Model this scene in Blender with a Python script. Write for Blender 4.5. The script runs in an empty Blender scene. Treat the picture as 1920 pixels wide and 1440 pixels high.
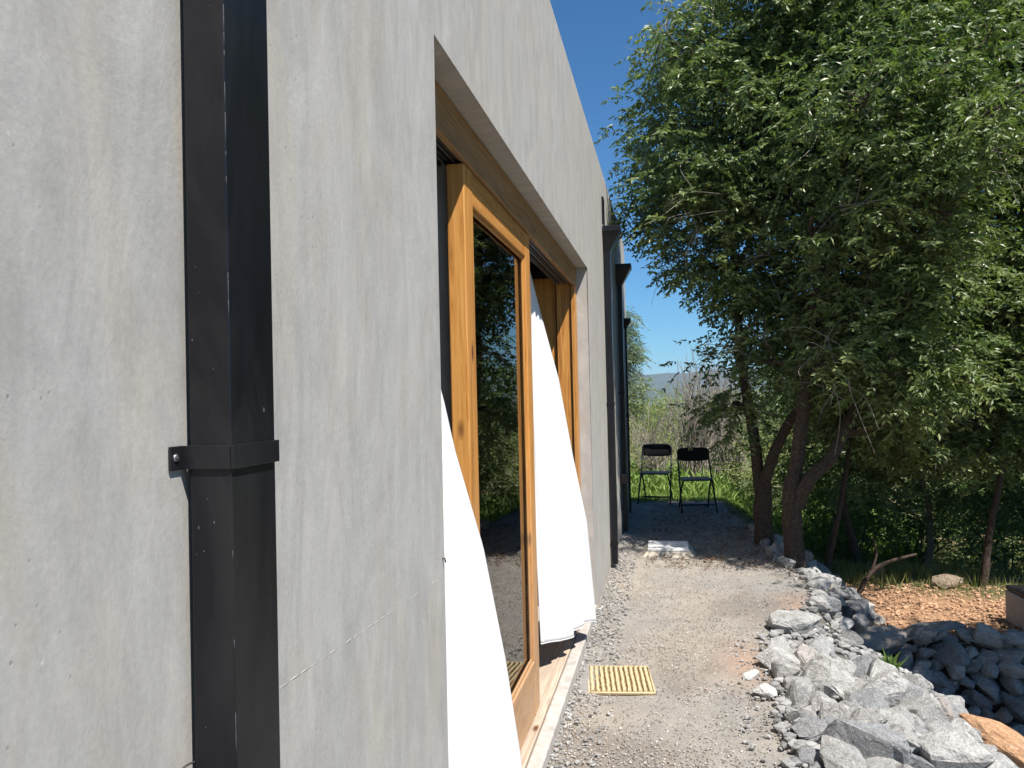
import bpy, bmesh, math, random
import numpy as np
from mathutils import Vector, Matrix, noise as mnoise

random.seed(7)
rng = np.random.default_rng(11)
S = bpy.context.scene
COL = S.collection

# ------------------------------------------------------------------ camera, sky, sun, exposure
cd = bpy.data.cameras.new('camera')
cam = bpy.data.objects.new('camera', cd)
COL.objects.link(cam)
_F = Vector((-0.19521258, 0.98062881, 0.0160993))
_R = Vector((0.98042166, 0.1955505, -0.02309495))
_U = Vector((0.0257958, -0.01127568, 0.99960364))
cam.matrix_world = Matrix(((_R.x, _U.x, -_F.x, 0.5527), (_R.y, _U.y, -_F.y, 0.0), (_R.z, _U.z, -_F.z, 1.58), (0, 0, 0, 1)))
cd.sensor_width = 36
cd.lens = 36 * 1478 / 1920
cd.clip_start = 0.05
cd.clip_end = 12000
S.camera = cam

SUN = Vector((1.0, -1.0, 2.3)).normalized()          # towards the sun
w = bpy.data.worlds.new('World'); S.world = w; w.use_nodes = True
nt = w.node_tree
bg = nt.nodes['Background']
sky = nt.nodes.new('ShaderNodeTexSky')
sky.sky_type = 'NISHITA'; sky.sun_disc = False
sky.sun_elevation = math.asin(SUN.z)
sky.sun_rotation = math.atan2(SUN.x, SUN.y)
sky.altitude = 0; sky.air_density = 1.0; sky.dust_density = 0.0; sky.ozone_density = 6
tn = nt.nodes.new('ShaderNodeMix'); tn.data_type = 'RGBA'; tn.blend_type = 'MULTIPLY'; tn.inputs[0].default_value = 1
tn.inputs[7].default_value = (0.40, 0.79, 1.0, 1)
nt.links.new(sky.outputs[0], tn.inputs[6]); nt.links.new(tn.outputs[2], bg.inputs[0])
bg.inputs[1].default_value = 0.067

sl = bpy.data.lights.new('sun', 'SUN'); sun = bpy.data.objects.new('sun', sl); COL.objects.link(sun)
sl.energy = 5.0; sl.angle = math.radians(0.5); sl.color = (1.0, 0.955, 0.89)
sun.rotation_euler = SUN.to_track_quat('Z', 'Y').to_euler()
sun.location = SUN * 50

S.view_settings.view_transform = 'Standard'; S.view_settings.look = 'None'
S.view_settings.exposure = 0.85; S.view_settings.gamma = 1
S.view_settings.use_curve_mapping = False

# ------------------------------------------------------------------ helpers
def tag(o, label=None, cat=None, group=None, kind=None):
    if label: o['label'] = label
    if cat: o['category'] = cat
    if group: o['group'] = group
    if kind: o['kind'] = kind
    return o

def empty(name, loc=(0, 0, 0), rz=0):
    o = bpy.data.objects.new(name, None); COL.objects.link(o)
    o.location = loc; o.rotation_euler = (0, 0, rz); o.empty_display_size = 0.1
    return o

def link(name, me, m=None, parent=None, loc=None, rot=None):
    o = bpy.data.objects.new(name, me); COL.objects.link(o)
    if m is not None and not me.materials:
        for q in (m if isinstance(m, (list, tuple)) else [m]): me.materials.append(q)
    if parent: o.parent = parent
    if loc is not None: o.location = loc
    if rot is not None: o.rotation_euler = rot
    return o

def fast_mesh(name, V, Fc, tint=None, smooth=False, mi=None):
    """V (n,3) float, Fc (m,k) int, tint (n,3) per-vertex colour"""
    V = np.asarray(V, np.float32); Fc = np.asarray(Fc, np.int32)
    me = bpy.data.meshes.new(name); m, k = Fc.shape
    me.vertices.add(len(V)); me.vertices.foreach_set('co', V.ravel())
    me.loops.add(m * k); me.loops.foreach_set('vertex_index', Fc.ravel())
    me.polygons.add(m); me.polygons.foreach_set('loop_start', np.arange(0, m * k, k, dtype=np.int32))
    me.polygons.foreach_set('loop_total', np.full(m, k, np.int32))
    if mi is not None: me.polygons.foreach_set('material_index', np.asarray(mi, np.int32))
    me.update(calc_edges=True)
    me.polygons.foreach_set('use_smooth', np.full(m, smooth, bool))
    if tint is not None:
        a = me.color_attributes.new('tint', 'FLOAT_COLOR', 'POINT')
        c = np.ones((len(V), 4), np.float32); c[:, :3] = tint
        a.data.foreach_set('color', c.ravel())
    return me

class MB:
    """collects shapes into one mesh; each shape has a material slot"""
    def __init__(s): s.bm = bmesh.new()
    def box(s, a, b, mi=0, bev=0.0, seg=2, M=None):
        a = Vector(a); b = Vector(b); c = (a + b) / 2; d = b - a
        t = bmesh.new(); bmesh.ops.create_cube(t, size=1)
        for v in t.verts: v.co = Vector((v.co.x * d.x, v.co.y * d.y, v.co.z * d.z)) + c
        if bev: bmesh.ops.bevel(t, geom=t.edges[:], offset=bev, segments=seg, affect='EDGES', profile=0.5)
        if M is not None: bmesh.ops.transform(t, matrix=M, verts=t.verts)
        s.add(t, mi); return s
    def add(s, t, mi=0, smooth=False):
        for f in t.faces: f.material_index = mi; f.smooth = smooth or f.smooth
        me = bpy.data.meshes.new('tmp'); t.to_mesh(me); t.free(); s.bm.from_mesh(me); bpy.data.meshes.remove(me)
    def tube(s, pts, r, n=8, mi=0, cap=True, smooth=True):
        V, Fc = tube_np(pts, r, n)
        t = bmesh.new(); vs = [t.verts.new(p) for p in V]
        for f in Fc: t.faces.new([vs[i] for i in f])
        if cap:
            t.faces.new(vs[:n][::-1]); t.faces.new(vs[-n:])
        for f in t.faces: f.smooth = smooth and len(f.verts) == 4
        s.add(t, mi); return s
    def frustum(s, lo, hi, mi=0):
        """lo, hi: (x0,x1,y0,y1,z) rectangles joined by a tapered body"""
        t = bmesh.new(); v = []
        for (x0, x1, y0, y1, z) in (lo, hi):
            v.append([t.verts.new((x, y, z)) for x, y in ((x0, y0), (x1, y0), (x1, y1), (x0, y1))])
        for i in range(4):
            j = (i + 1) % 4; t.faces.new((v[0][i], v[0][j], v[1][j], v[1][i]))
        t.faces.new(v[0][::-1]); t.faces.new(v[1]); s.add(t, mi); return s
    def build(s, name, m, parent=None, loc=None, rot=None):
        me = bpy.data.meshes.new(name)
        bmesh.ops.recalc_face_normals(s.bm, faces=s.bm.faces[:])
        s.bm.to_mesh(me); s.bm.free()
        return link(name, me, m, parent, loc, rot)

def tube_np(pts, r, n=8):
    P = np.array(pts, float); k = len(P)
    R_ = np.full(k, r, float) if np.isscalar(r) else np.array(r, float)
    T = np.gradient(P, axis=0); T /= np.linalg.norm(T, axis=1)[:, None] + 1e-9
    ref = np.array([0.0, 0, 1]) if abs(T[0][2]) < 0.9 else np.array([1.0, 0, 0])
    a = np.cross(T[0], ref); a /= np.linalg.norm(a)
    V = []; ang = np.arange(n) * 2 * math.pi / n
    for i in range(k):
        a = a - T[i] * (a @ T[i]); a /= np.linalg.norm(a) + 1e-9; b = np.cross(T[i], a)
        V.append(P[i] + R_[i] * (np.cos(ang)[:, None] * a + np.sin(ang)[:, None] * b))
    V = np.vstack(V); Fc = []
    for i in range(k - 1):
        for j in range(n):
            j2 = (j + 1) % n; Fc.append((i * n + j, i * n + j2, (i + 1) * n + j2, (i + 1) * n + j))
    return V, np.array(Fc)

def smooth_path(pts, per=4):
    P = [Vector(p) for p in pts]; out = []
    for i in range(len(P) - 1):
        p0 = P[max(i - 1, 0)]; p1 = P[i]; p2 = P[i + 1]; p3 = P[min(i + 2, len(P) - 1)]
        for k in range(per):
            t = k / per
            out.append(0.5 * ((2 * p1) + (p2 - p0) * t + (2 * p0 - 5 * p1 + 4 * p2 - p3) * t * t + (3 * p1 - p0 - 3 * p2 + p3) * t ** 3))
    out.append(P[-1]); return [tuple(v) for v in out]

# ------------------------------------------------------------------ materials
class NT:
    def __init__(s, name):
        s.m = bpy.data.materials.new(name); s.m.use_nodes = True
        s.t = s.m.node_tree; s.bsdf = s.t.nodes['Principled BSDF']; s.out = s.t.nodes['Material Output']
    def n(s, ty, **kw):
        o = s.t.nodes.new(ty)
        for k, v in kw.items():
            if k.startswith('i_'):
                key = k[2:]; key = int(key) if key.isdigit() else key
                o.inputs[key].default_value = v
            else: setattr(o, k, v)
        return o
    def l(s, a, b): s.t.links.new(a, b)
    def coord(s, scale=(1, 1, 1), kind='Object'):
        tc = s.n('ShaderNodeTexCoord'); mp = s.n('ShaderNodeMapping'); mp.inputs['Scale'].default_value = scale
        s.l(tc.outputs[kind], mp.inputs[0]); return mp.outputs[0]
    def world(s, scale=(1, 1, 1)):
        tc = s.n('ShaderNodeNewGeometry'); mp = s.n('ShaderNodeMapping'); mp.inputs['Scale'].default_value = scale
        s.l(tc.outputs['Position'], mp.inputs[0]); return mp.outputs[0]
    def noise(s, vec, scale, detail=6, rough=0.55, dist=0):
        o = s.n('ShaderNodeTexNoise'); o.inputs['Scale'].default_value = scale
        o.inputs['Detail'].default_value = detail; o.inputs['Roughness'].default_value = rough
        o.inputs['Distortion'].default_value = dist
        s.l(vec, o.inputs['Vector']); return o.outputs[0]
    def ramp(s, fac, stops):
        o = s.n('ShaderNodeValToRGB'); e = o.color_ramp.elements
        while len(e) < len(stops): e.new(0.5)
        for q, (p, c) in zip(e, stops):
            q.position = p; q.color = (c[0], c[1], c[2], 1) if not np.isscalar(c) else (c, c, c, 1)
        s.l(fac, o.inputs[0]); return o.outputs[0]
    def mix(s, fac, a, b, mode='MIX'):
        o = s.n('ShaderNodeMix', data_type='RGBA', blend_type=mode)
        for val, idx in ((fac, 0), (a, 6), (b, 7)):
            if hasattr(val, 'node'): s.l(val, o.inputs[idx])
            elif np.isscalar(val): o.inputs[idx].default_value = val
            else: o.inputs[idx].default_value = (*val, 1)
        return o.outputs[2]
    def bump(s, h, strength=0.3, dist=0.01, prev=None):
        o = s.n('ShaderNodeBump'); o.inputs['Strength'].default_value = strength; o.inputs['Distance'].default_value = dist
        s.l(h, o.inputs['Height'])
        if prev is not None: s.l(prev, o.inputs['Normal'])
        return o.outputs[0]
    def done(s, color=None, rough=0.8, normal=None, spec=None, metal=None):
        b = s.bsdf
        if color is not None:
            if hasattr(color, 'node'): s.l(color, b.inputs['Base Color'])
            else: b.inputs['Base Color'].default_value = (*color, 1)
        if hasattr(rough, 'node'): s.l(rough, b.inputs['Roughness'])
        else: b.inputs['Roughness'].default_value = rough
        if normal is not None: s.l(normal, b.inputs['Normal'])
        if spec is not None: b.inputs['Specular IOR Level'].default_value = spec
        if metal is not None: b.inputs['Metallic'].default_value = metal
        return s.m

def m_concrete():
    q = NT('concrete_wall')
    def mul(a, k):
        o = q.n('ShaderNodeMath', operation='MULTIPLY'); q.l(a, o.inputs[0]); o.inputs[1].default_value = k; return o.outputs[0]
    cloud = q.noise(q.world((1, 1.5, 0.9)), 2.6, 10, 0.66, 1.1)
    streak = q.noise(q.world((1, 2.6, 0.62)), 3.4, 10, 0.68, 1.6)
    fine = q.noise(q.world((1, 1.25, 0.7)), 15, 10, 0.75, .6)
    grain = q.noise(q.world(), 120, 4, 0.7)
    c = q.ramp(cloud, [(0.30, (0.328, 0.318, 0.300)), (0.46, (0.356, 0.344, 0.325)), (0.58, (0.388, 0.375, 0.355)), (0.72, (0.362, 0.348, 0.332))])
    warm = q.ramp(q.noise(q.world((1, 2.0, 0.75)), 2.2, 8, 0.65, 1.4), [(0.46, 0), (0.62, 1)])
    c = q.mix(mul(warm, 0.42), c, (0.395, 0.352, 0.288))
    cool = q.ramp(q.noise(q.world((1, 1.9, 1.1)), 3.9, 7, 0.6, 1.2), [(0.52, 0), (0.68, 1)])
    c = q.mix(mul(cool, 0.25), c, (0.352, 0.350, 0.346))
    c = q.mix(0.26, c, q.ramp(streak, [(0.32, 0.28), (0.68, 0.72)]), 'OVERLAY')
    c = q.mix(0.17, c, q.ramp(fine, [(0.28, 0.30), (0.72, 0.72)]), 'OVERLAY')
    c = q.mix(0.12, c, q.ramp(grain, [(0.3, 0.2), (0.7, 0.8)]), 'OVERLAY')
    wipe = q.noise(q.world((1, 3.6, 0.8)), 3.1, 7, 0.66, 2.2)
    c = q.mix(mul(q.ramp(wipe, [(0.60, 0), (0.70, 1)]), 0.17), c, (0.225, 0.222, 0.215))
    c = q.mix(mul(q.ramp(wipe, [(0.30, 1), (0.38, 0)]), 0.16), c, (0.50, 0.50, 0.49))
    gate = q.ramp(q.noise(q.world(), 3.1, 3, .6), [(0.50, 0), (0.60, 1)])
    def spots(scale, r0):
        vo = q.n('ShaderNodeTexVoronoi'); vo.inputs['Scale'].default_value = scale; q.l(q.world((1, 1, .75)), vo.inputs['Vector'])
        o = q.n('ShaderNodeMath', operation='MULTIPLY'); q.l(q.ramp(vo.outputs['Distance'], [(0.0, 1), (r0, 0)]), o.inputs[0]); q.l(gate, o.inputs[1]); return o.outputs[0]
    pit = spots(55, .12); chip = spots(37, .09)
    c = q.mix(mul(pit, .8), c, (0.20, 0.18, 0.155)); c = q.mix(mul(chip, .7), c, (0.60, 0.58, 0.55))
    # damp, dusty foot of the wall
    sx = q.n('ShaderNodeSeparateXYZ'); q.l(q.world(), sx.inputs[0])
    ft = q.n('ShaderNodeMapRange'); q.l(sx.outputs['Z'], ft.inputs[0]); ft.inputs[1].default_value = .32; ft.inputs[2].default_value = .02
    fm = q.n('ShaderNodeMath', operation='MULTIPLY'); q.l(ft.outputs[0], fm.inputs[0]); q.l(q.ramp(fine, [(.3, .2), (.7, 1)]), fm.inputs[1])
    c = q.mix(mul(fm.outputs[0], .5), c, (0.36, 0.30, 0.235))
    h = q.n('ShaderNodeMath', operation='SUBTRACT'); q.l(fine, h.inputs[0]); q.l(pit, h.inputs[1])
    nb = q.bump(cloud, 0.15, 0.02); nb = q.bump(h.outputs[0], 0.22, 0.003, nb); nb = q.bump(grain, .2, .001, nb)
    return q.done(c, 0.82, nb, 0.3)

def m_wood(name, axis, dark=(0.23, 0.085, 0.018), mid=(0.47, 0.205, 0.045), light=(0.60, 0.30, 0.085), rough=0.42, low_pale=.8):
    q = NT(name)
    sc = {'z': (26, 26, 1.3), 'y': (26, 1.3, 26), 'x': (1.3, 26, 26)}[axis]
    v = q.world(sc); g = q.noise(v, 1.6, 8, 0.62, 1.6)
    c = q.ramp(g, [(0.28, dark), (0.45, mid), (0.68, light)])
    big = q.noise(q.world(tuple(a / 6 for a in sc)), 1.0, 3, .5)
    c = q.mix(0.35, c, q.ramp(big, [(0.3, 0.3), (0.7, 0.7)]), 'OVERLAY')
    vo = q.n('ShaderNodeTexVoronoi'); vo.inputs['Scale'].default_value = 1.0
    q.l(q.world({'z': (9, 9, 3.2), 'y': (9, 3.2, 9), 'x': (3.2, 9, 9)}[axis]), vo.inputs['Vector'])
    kn = q.ramp(vo.outputs['Distance'], [(0.06, 1), (0.15, 0)])
    c = q.mix(kn, c, (0.10, 0.03, 0.010))
    sx = q.n('ShaderNodeSeparateXYZ'); q.l(q.world(), sx.inputs[0])
    ft = q.n('ShaderNodeMapRange'); q.l(sx.outputs['Z'], ft.inputs[0]); ft.inputs[1].default_value = 1.35; ft.inputs[2].default_value = .35; ft.inputs[4].default_value = low_pale
    jg = q.n('ShaderNodeMath', operation='MULTIPLY'); q.l(ft.outputs[0], jg.inputs[0]); q.l(q.ramp(g, [(.25, .45), (.6, 1)]), jg.inputs[1])
    c = q.mix(jg.outputs[0], c, (0.40, 0.265, 0.165))  # mixes to a paler tan towards the bottom
    dirt = q.ramp(q.noise(q.world(), 7, 8, .7), [(0.52, 0), (0.75, 1)])
    dm_ = q.n('ShaderNodeMath', operation='MULTIPLY'); q.l(dirt, dm_.inputs[0]); dm_.inputs[1].default_value = .35
    c = q.mix(dm_.outputs[0], c, tuple(k * .75 for k in mid))
    return q.done(c, q.ramp(g, [(.3, rough + .12), (.7, rough)]), q.bump(g, 0.3, 0.003), 0.4)

def m_plain(name, col, rough=0.5, spec=0.5, metal=0, nscale=30, var=0.15, bump=0.05, bd=0.002):
    q = NT(name); n = q.noise(q.world(), nscale, 6, 0.6)
    a = tuple(c * (1 - var) for c in col); b = tuple(min(c * (1 + var), 1) for c in col)
    return q.done(q.ramp(n, [(0.3, a), (0.7, b)]), rough, q.bump(n, bump, bd), spec, metal)

def m_black_paint():
    q = NT('black_painted_steel')
    n = q.noise(q.world((1, 1, .25)), 14, 5, .6)
    c = q.ramp(n, [(0.3, (0.0055, 0.0055, 0.0075)), (0.7, (0.009, 0.009, 0.012))])
    vo = q.n('ShaderNodeTexVoronoi'); vo.inputs['Scale'].default_value = 17; q.l(q.world((1, 1, .6)), vo.inputs['Vector'])
    sp = q.ramp(vo.outputs['Distance'], [(0.0, 1), (0.045, 0)])
    gate = q.ramp(q.noise(q.world(), 6, 2, .5), [(0.52, 0), (0.56, 1)])
    g = q.n('ShaderNodeMath', operation='MULTIPLY'); q.l(sp, g.inputs[0]); q.l(gate, g.inputs[1])
    c = q.mix(g.outputs[0], c, (0.35, 0.33, 0.31))
    dust = q.ramp(q.noise(q.world((1, 2, .5)), 4, 9, .7, 1), [(0.5, 0), (0.8, 1)])
    du = q.n('ShaderNodeMath', operation='MULTIPLY'); q.l(dust, du.inputs[0]); du.inputs[1].default_value = .05
    c = q.mix(du.outputs[0], c, (0.30, 0.28, 0.25))
    r = q.ramp(n, [(0.2, 0.26), (0.8, 0.42)])
    nb = q.bump(q.noise(q.world((1, 1, .3)), 5, 3, .5), 0.15, 0.01); nb = q.bump(q.noise(q.world(), 240, 3, .5), 0.05, 0.001, nb)
    return q.done(c, r, nb, 0.34)

def m_leaf(name, rough=0.42, trans=0.3, spec=0.5):
    q = NT(name)
    a = q.n('ShaderNodeAttribute', attribute_name='tint')
    q.l(a.outputs['Color'], q.bsdf.inputs['Base Color'])
    q.bsdf.inputs['Roughness'].default_value = rough; q.bsdf.inputs['Specular IOR Level'].default_value = spec
    tr = q.n('ShaderNodeBsdfTranslucent')
    tc = q.mix(1.0, a.outputs['Color'], (1.0, 1.25, 0.5), 'MULTIPLY'); q.l(tc, tr.inputs['Color'])
    mx = q.n('ShaderNodeMixShader'); mx.inputs[0].default_value = trans
    q.l(q.bsdf.outputs[0], mx.inputs[1]); q.l(tr.outputs[0], mx.inputs[2]); q.l(mx.outputs[0], q.out.inputs['Surface'])
    return q.m

def m_tint(name, nscale=60, contrast=(0.32, 0.68), rough=0.9, bump=0.5, bd=0.01, spec=0.25, nscale2=9):
    """vertex tint broken up by noise: soils and ground cover"""
    q = NT(name); a = q.n('ShaderNodeAttribute', attribute_name='tint')
    n = q.noise(q.world(), nscale, 8, 0.7); n2 = q.noise(q.world(), nscale2, 5, 0.6)
    c = q.mix(0.8, a.outputs['Color'], q.ramp(n, [(0.3, contrast[0]), (0.7, contrast[1])]), 'OVERLAY')
    c = q.mix(0.5, c, q.ramp(n2, [(0.3, 0.38), (0.7, 0.62)]), 'OVERLAY')
    return q.done(c, rough, q.bump(n, bump, bd), spec)

def m_rock(name, stops):
    q = NT(name)
    oi = q.n('ShaderNodeObjectInfo')
    add = q.n('ShaderNodeVectorMath', operation='ADD'); q.l(q.coord(), add.inputs[0])
    sc = q.n('ShaderNodeVectorMath', operation='SCALE'); q.l(oi.outputs['Location'], sc.inputs[0]); sc.inputs['Scale'].default_value = 7.3
    q.l(sc.outputs[0], add.inputs[1]); v = add.outputs[0]
    speck = q.noise(v, 34, 9, 0.82); big = q.noise(v, 5, 8, .62, 1.2)
    base = q.ramp(oi.outputs['Random'], stops)
    c = q.mix(0.8, base, q.ramp(speck, [(0.36, 0.22), (0.62, 0.80)]), 'OVERLAY')
    c = q.mix(0.6, c, q.ramp(big, [(0.3, 0.32), (0.7, 0.66)]), 'OVERLAY')
    lich = q.ramp(q.noise(v, 11, 4, .6), [(0.58, 0), (0.68, 1)])
    lg = q.n('ShaderNodeMath', operation='MULTIPLY'); q.l(lich, lg.inputs[0]); lg.inputs[1].default_value = 0.35
    c = q.mix(lg.outputs[0], c, (0.50, 0.48, 0.44))
    nb = q.bump(big, 0.8, 0.05); nb = q.bump(speck, 0.55, 0.012, nb)
    return q.done(c, 0.85, nb, 0.3)

M = {}
M['concrete'] = m_concrete()
M['inner'] = m_plain('interior_plaster', (0.30, 0.29, 0.27), 0.9, 0.2)
M['curb'] = m_plain('concrete_curb', (0.40, 0.37, 0.335), 0.85, 0.25, 0, 18, 0.22, 0.4, 0.006)
M['wood_z'] = m_wood('varnished_wood_upright', 'z')
M['wood_y'] = m_wood('varnished_wood_level', 'y')
M['headwood'] = m_wood('weathered_shaded_header_wood', 'y', (0.15, 0.075, 0.030), (0.27, 0.15, 0.062), (0.36, 0.215, 0.095), 0.6)  # weathered wood, with the soffit's shade also put into its darker tone
M['sillwood'] = m_wood('worn_sill_wood', 'y', (0.25, 0.19, 0.14), (0.37, 0.29, 0.22), (0.45, 0.37, 0.29), 0.7, 0)
M['black'] = m_black_paint()
M['steel'] = m_plain('galvanised_steel', (0.42, 0.42, 0.44), 0.35, 0.5, 0.9, 60, .2)
M['darkmetal'] = m_plain('dark_track_metal', (0.10, 0.095, 0.095), 0.4, 0.5, 0.6, 60, .2)
M['brown'] = m_plain('rusty_brown_metal', (0.075, 0.045, 0.035), 0.6, 0.4)
M['chip'] = m_plain('bare_metal_chip_and_glint', (0.075, 0.08, 0.095), .6, .4)  # colours the paint chips and the highlight drawn on the pipe corner
M['plastic'] = m_plain('black_plastic', (0.012, 0.012, 0.014), 0.45, 0.4)
M['mat'] = m_plain('yellow_coir', (0.49, 0.395, 0.235), 0.9, 0.15, 0, 160, .45, .6, .004)
M['matdark'] = m_plain('coir_backing', (0.22, 0.155, 0.08), 0.95, 0.1, 0, 160, .3)
M['lid'] = m_plain('white_cement', (0.72, 0.71, 0.69), 0.8, 0.25, 0, 25, .12, .3, .004)
M['mortar'] = m_plain('sandy_mortar', (0.40, 0.355, 0.29), 0.9, 0.2, 0, 30, .18, .5, .008)
M['box'] = m_plain('grey_fibre_cement', (0.33, 0.32, 0.31), 0.8, 0.25, 0, 20, .12)
M['leaf'] = m_leaf('tree_leaf')
M['weed'] = m_leaf('weed_leaf', 0.6, 0.3, 0.3)
M['bark'] = m_plain('rough_bark', (0.068, 0.050, 0.038), 0.95, 0.15, 0, 45, .5, 1.0, .012)
M['palebark'] = m_plain('pale_bark', (0.24, 0.20, 0.155), 0.95, 0.15, 0, 45, .4, .8, .006)
M['twig'] = m_plain('bare_grey_twig', (0.27, 0.235, 0.20), 0.9, 0.2, 0, 20, .3)
M['path'] = m_tint('gravel_path_soil', 190, (0.18, 0.82), 0.95, 0.9, 0.008, .2, 5)
M['soil'] = m_tint('soil', 38, (0.25, 0.75), 0.95, 1.0, 0.03)
M['pebble'] = m_leaf('pebble', 0.85, 0.0, 0.3)
GREY = [(0.0, (0.22, 0.225, 0.235)), (0.22, (0.32, 0.32, 0.32)), (0.45, (0.40, 0.395, 0.37)), (0.7, (0.33, 0.32, 0.305)), (0.93, (0.44, 0.43, 0.41)), (1.0, (0.37, 0.325, 0.29))]
DARK = [(0.0, (0.17, 0.17, 0.17)), (0.5, (0.26, 0.255, 0.25)), (0.8, (0.33, 0.32, 0.30)), (1.0, (0.28, 0.235, 0.20))]
M['rock'] = m_rock('granite_rock', GREY)
M['darkrock'] = m_rock('dark_granite_rock', DARK)
M['whiterock'] = m_rock('white_quartz_rock', [(0.0, (0.66, 0.64, 0.61)), (1.0, (0.70, 0.69, 0.66))])
M['orangerock'] = m_rock('orange_sandstone_rock', [(0.0, (0.50, 0.29, 0.16)), (1.0, (0.50, 0.30, 0.17))])
M['tanrock'] = m_rock('brown_field_rock', [(0.0, (0.22, 0.17, 0.12)), (1.0, (0.28, 0.21, 0.15))])

def m_glass():
    q = NT('window_glass')
    q.t.nodes.remove(q.bsdf)
    g = q.n('ShaderNodeBsdfGlossy'); g.inputs['Roughness'].default_value = 0.0; g.inputs['Color'].default_value = (.95, .95, .95, 1)
    t = q.n('ShaderNodeBsdfTransparent'); t.inputs['Color'].default_value = (.82, .86, .85, 1)
    fr = q.n('ShaderNodeFresnel'); fr.inputs['IOR'].default_value = 2.05
    mx = q.n('ShaderNodeMixShader'); q.l(fr.outputs[0], mx.inputs[0]); q.l(t.outputs[0], mx.inputs[1]); q.l(g.outputs[0], mx.inputs[2])
    q.l(mx.outputs[0], q.out.inputs['Surface']); return q.m
M['glass'] = m_glass()

def m_cloth():
    q = NT('white_cotton')
    wv = q.noise(q.world(), 9, 4, .5)
    q.done((0.86, 0.86, 0.86), 0.85, q.bump(wv, 0.06, 0.01), 0.2)
    tr = q.n('ShaderNodeBsdfTranslucent'); tr.inputs['Color'].default_value = (.84, .84, .84, 1)
    mx = q.n('ShaderNodeMixShader'); mx.inputs[0].default_value = 0.35
    q.l(q.bsdf.outputs[0], mx.inputs[1]); q.l(tr.outputs[0], mx.inputs[2]); q.l(mx.outputs[0], q.out.inputs['Surface']); return q.m
M['cloth'] = m_cloth()

# ------------------------------------------------------------------ terrain
EY = [-3, 3.5, 4.3, 5.2, 5.7, 6.2, 6.8, 7.7, 8.5, 9.7, 11.2, 14]
EX = [1.0, 1.05, 1.08, 1.13, 1.42, 1.60, 1.66, 1.50, 1.46, 1.44, 1.30, 1.2]
def edge(y): return np.interp(y, EY, EX)
def sstep(a, b, t): t = np.clip((t - a) / (b - a), 0, 1); return t * t * (3 - 2 * t)
def H(x, y):
    x = np.asarray(x, float); y = np.asarray(y, float); d = x - edge(y)
    near = np.interp(x - 1.1, [0, .5, .8, 1.1, 1.55, 2.2, 6], [0, -.05, -.2, -.42, -.8, -1.2, -1.3])
    hol = np.interp(d, [0, .12, .45, .95, 4], [0, -.15, -.85, -1.25, -1.35])
    ter = np.interp(d, [0, .3, .75, 8], [0, -.18, -.5, -.5])
    z = near * (1 - sstep(5.45, 5.95, y)) + hol * sstep(5.45, 5.95, y)
    s2 = sstep(7.0, 7.16, y); z = z * (1 - s2) + ter * s2
    z = z - 0.45 * sstep(9.3, 11.2, y) * sstep(1.5, 2.6, x)
    z = z - 0.25 * sstep(11.4, 14, y) * (1 - sstep(1.5, 2.6, x))
    far = np.hypot(x, y)
    z = z - 1.2 * sstep(14, 40, far) - 8 * sstep(40, 300, far) - 25 * sstep(300, 2500, far)
    z = z + 0.012 * np.sin(2.3 * x + 1.1 * y) * np.sin(1.7 * y) + 0.05 * np.sin(.9 * x + .3) * np.sin(.7 * y) * sstep(9, 14, y)
    return z

def grid_mesh(name, X, Y, Z, tint=None, smooth=True):
    ny, nx = X.shape; V = np.stack([X, Y, Z], -1).reshape(-1, 3)
    i = np.arange(ny - 1)[:, None] * nx + np.arange(nx - 1)[None, :]
    Fc = np.stack([i, i + 1, i + nx + 1, i + nx], -1).reshape(-1, 4)
    return fast_mesh(name, V, Fc, None if tint is None else tint.reshape(-1, 3), smooth)

def fbm(x, y, seed=0, octs=4):
    v = np.zeros_like(x, dtype=float); a = 1.0; f = 1.0; r = np.random.default_rng(seed)
    for o in range(octs):
        for _ in range(3):
            th = r.uniform(0, math.pi * 2); ph = r.uniform(0, 6.28)
            v += a / 3 * np.sin(f * (math.cos(th) * x + math.sin(th) * y) + ph)
        a *= 0.55; f *= 2.1
    return v

gx = np.concatenate([-np.geomspace(6000, 7, 34), np.arange(-6, -1.2, .4), np.arange(-1.2, 6.4, .07), np.arange(6.5, 14, .3), np.geomspace(14.5, 6000, 44)])
gy = np.concatenate([-np.geomspace(3000, 4, 24), np.arange(-3.6, -1, .4), np.arange(-1, 6.8, .08), np.arange(6.8, 7.3, .03), np.arange(7.3, 14, .08), np.arange(14.2, 30, .4), np.geomspace(31, 7000, 44)])
GX, GY = np.meshgrid(gx, gy)
GZ = H(GX, GY)
pathmask = (GX < edge(GY) - 0.02) & (GY < 11.6)
GZ = GZ - 0.05 * pathmask
nz = fbm(GX * 3, GY * 3, 3)
GZ = GZ + np.where(~pathmask & (np.hypot(GX, GY) < 40), 0.018 * nz + .01 * fbm(GX * 14, GY * 14, 9, 2), 0)
green = np.array([0.085, 0.105, 0.035]); dry = np.array([0.20, 0.165, 0.085]); orange = np.array([0.40, 0.235, 0.135]); grey = np.array([0.16, 0.145, 0.125])
t_ = np.clip(0.5 + 0.5 * fbm(GX * 2.2, GY * 2.2, 5), 0, 1)[..., None]
tint = green * t_ + dry * (1 - t_)
dm = sstep(1.75, 2.15, GX + .1 * nz) * (1 - sstep(3.5, 4.3, GX + .25 * nz)) * sstep(7.2, 7.3, GY) * (1 - sstep(8.5, 9.1, GY - .22 * (GX - 2.6) * -1 + .16 * nz))
tint = tint * (1 - dm[..., None]) + orange * dm[..., None]
gm = (1 - sstep(7.12, 7.22, GY)) * sstep(-5, -1, GY) * (np.abs(GX) < 9)
tint = tint * (1 - gm[..., None]) + grey * gm[..., None]
farc = sstep(60, 400, np.hypot(GX, GY))[..., None]
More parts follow.
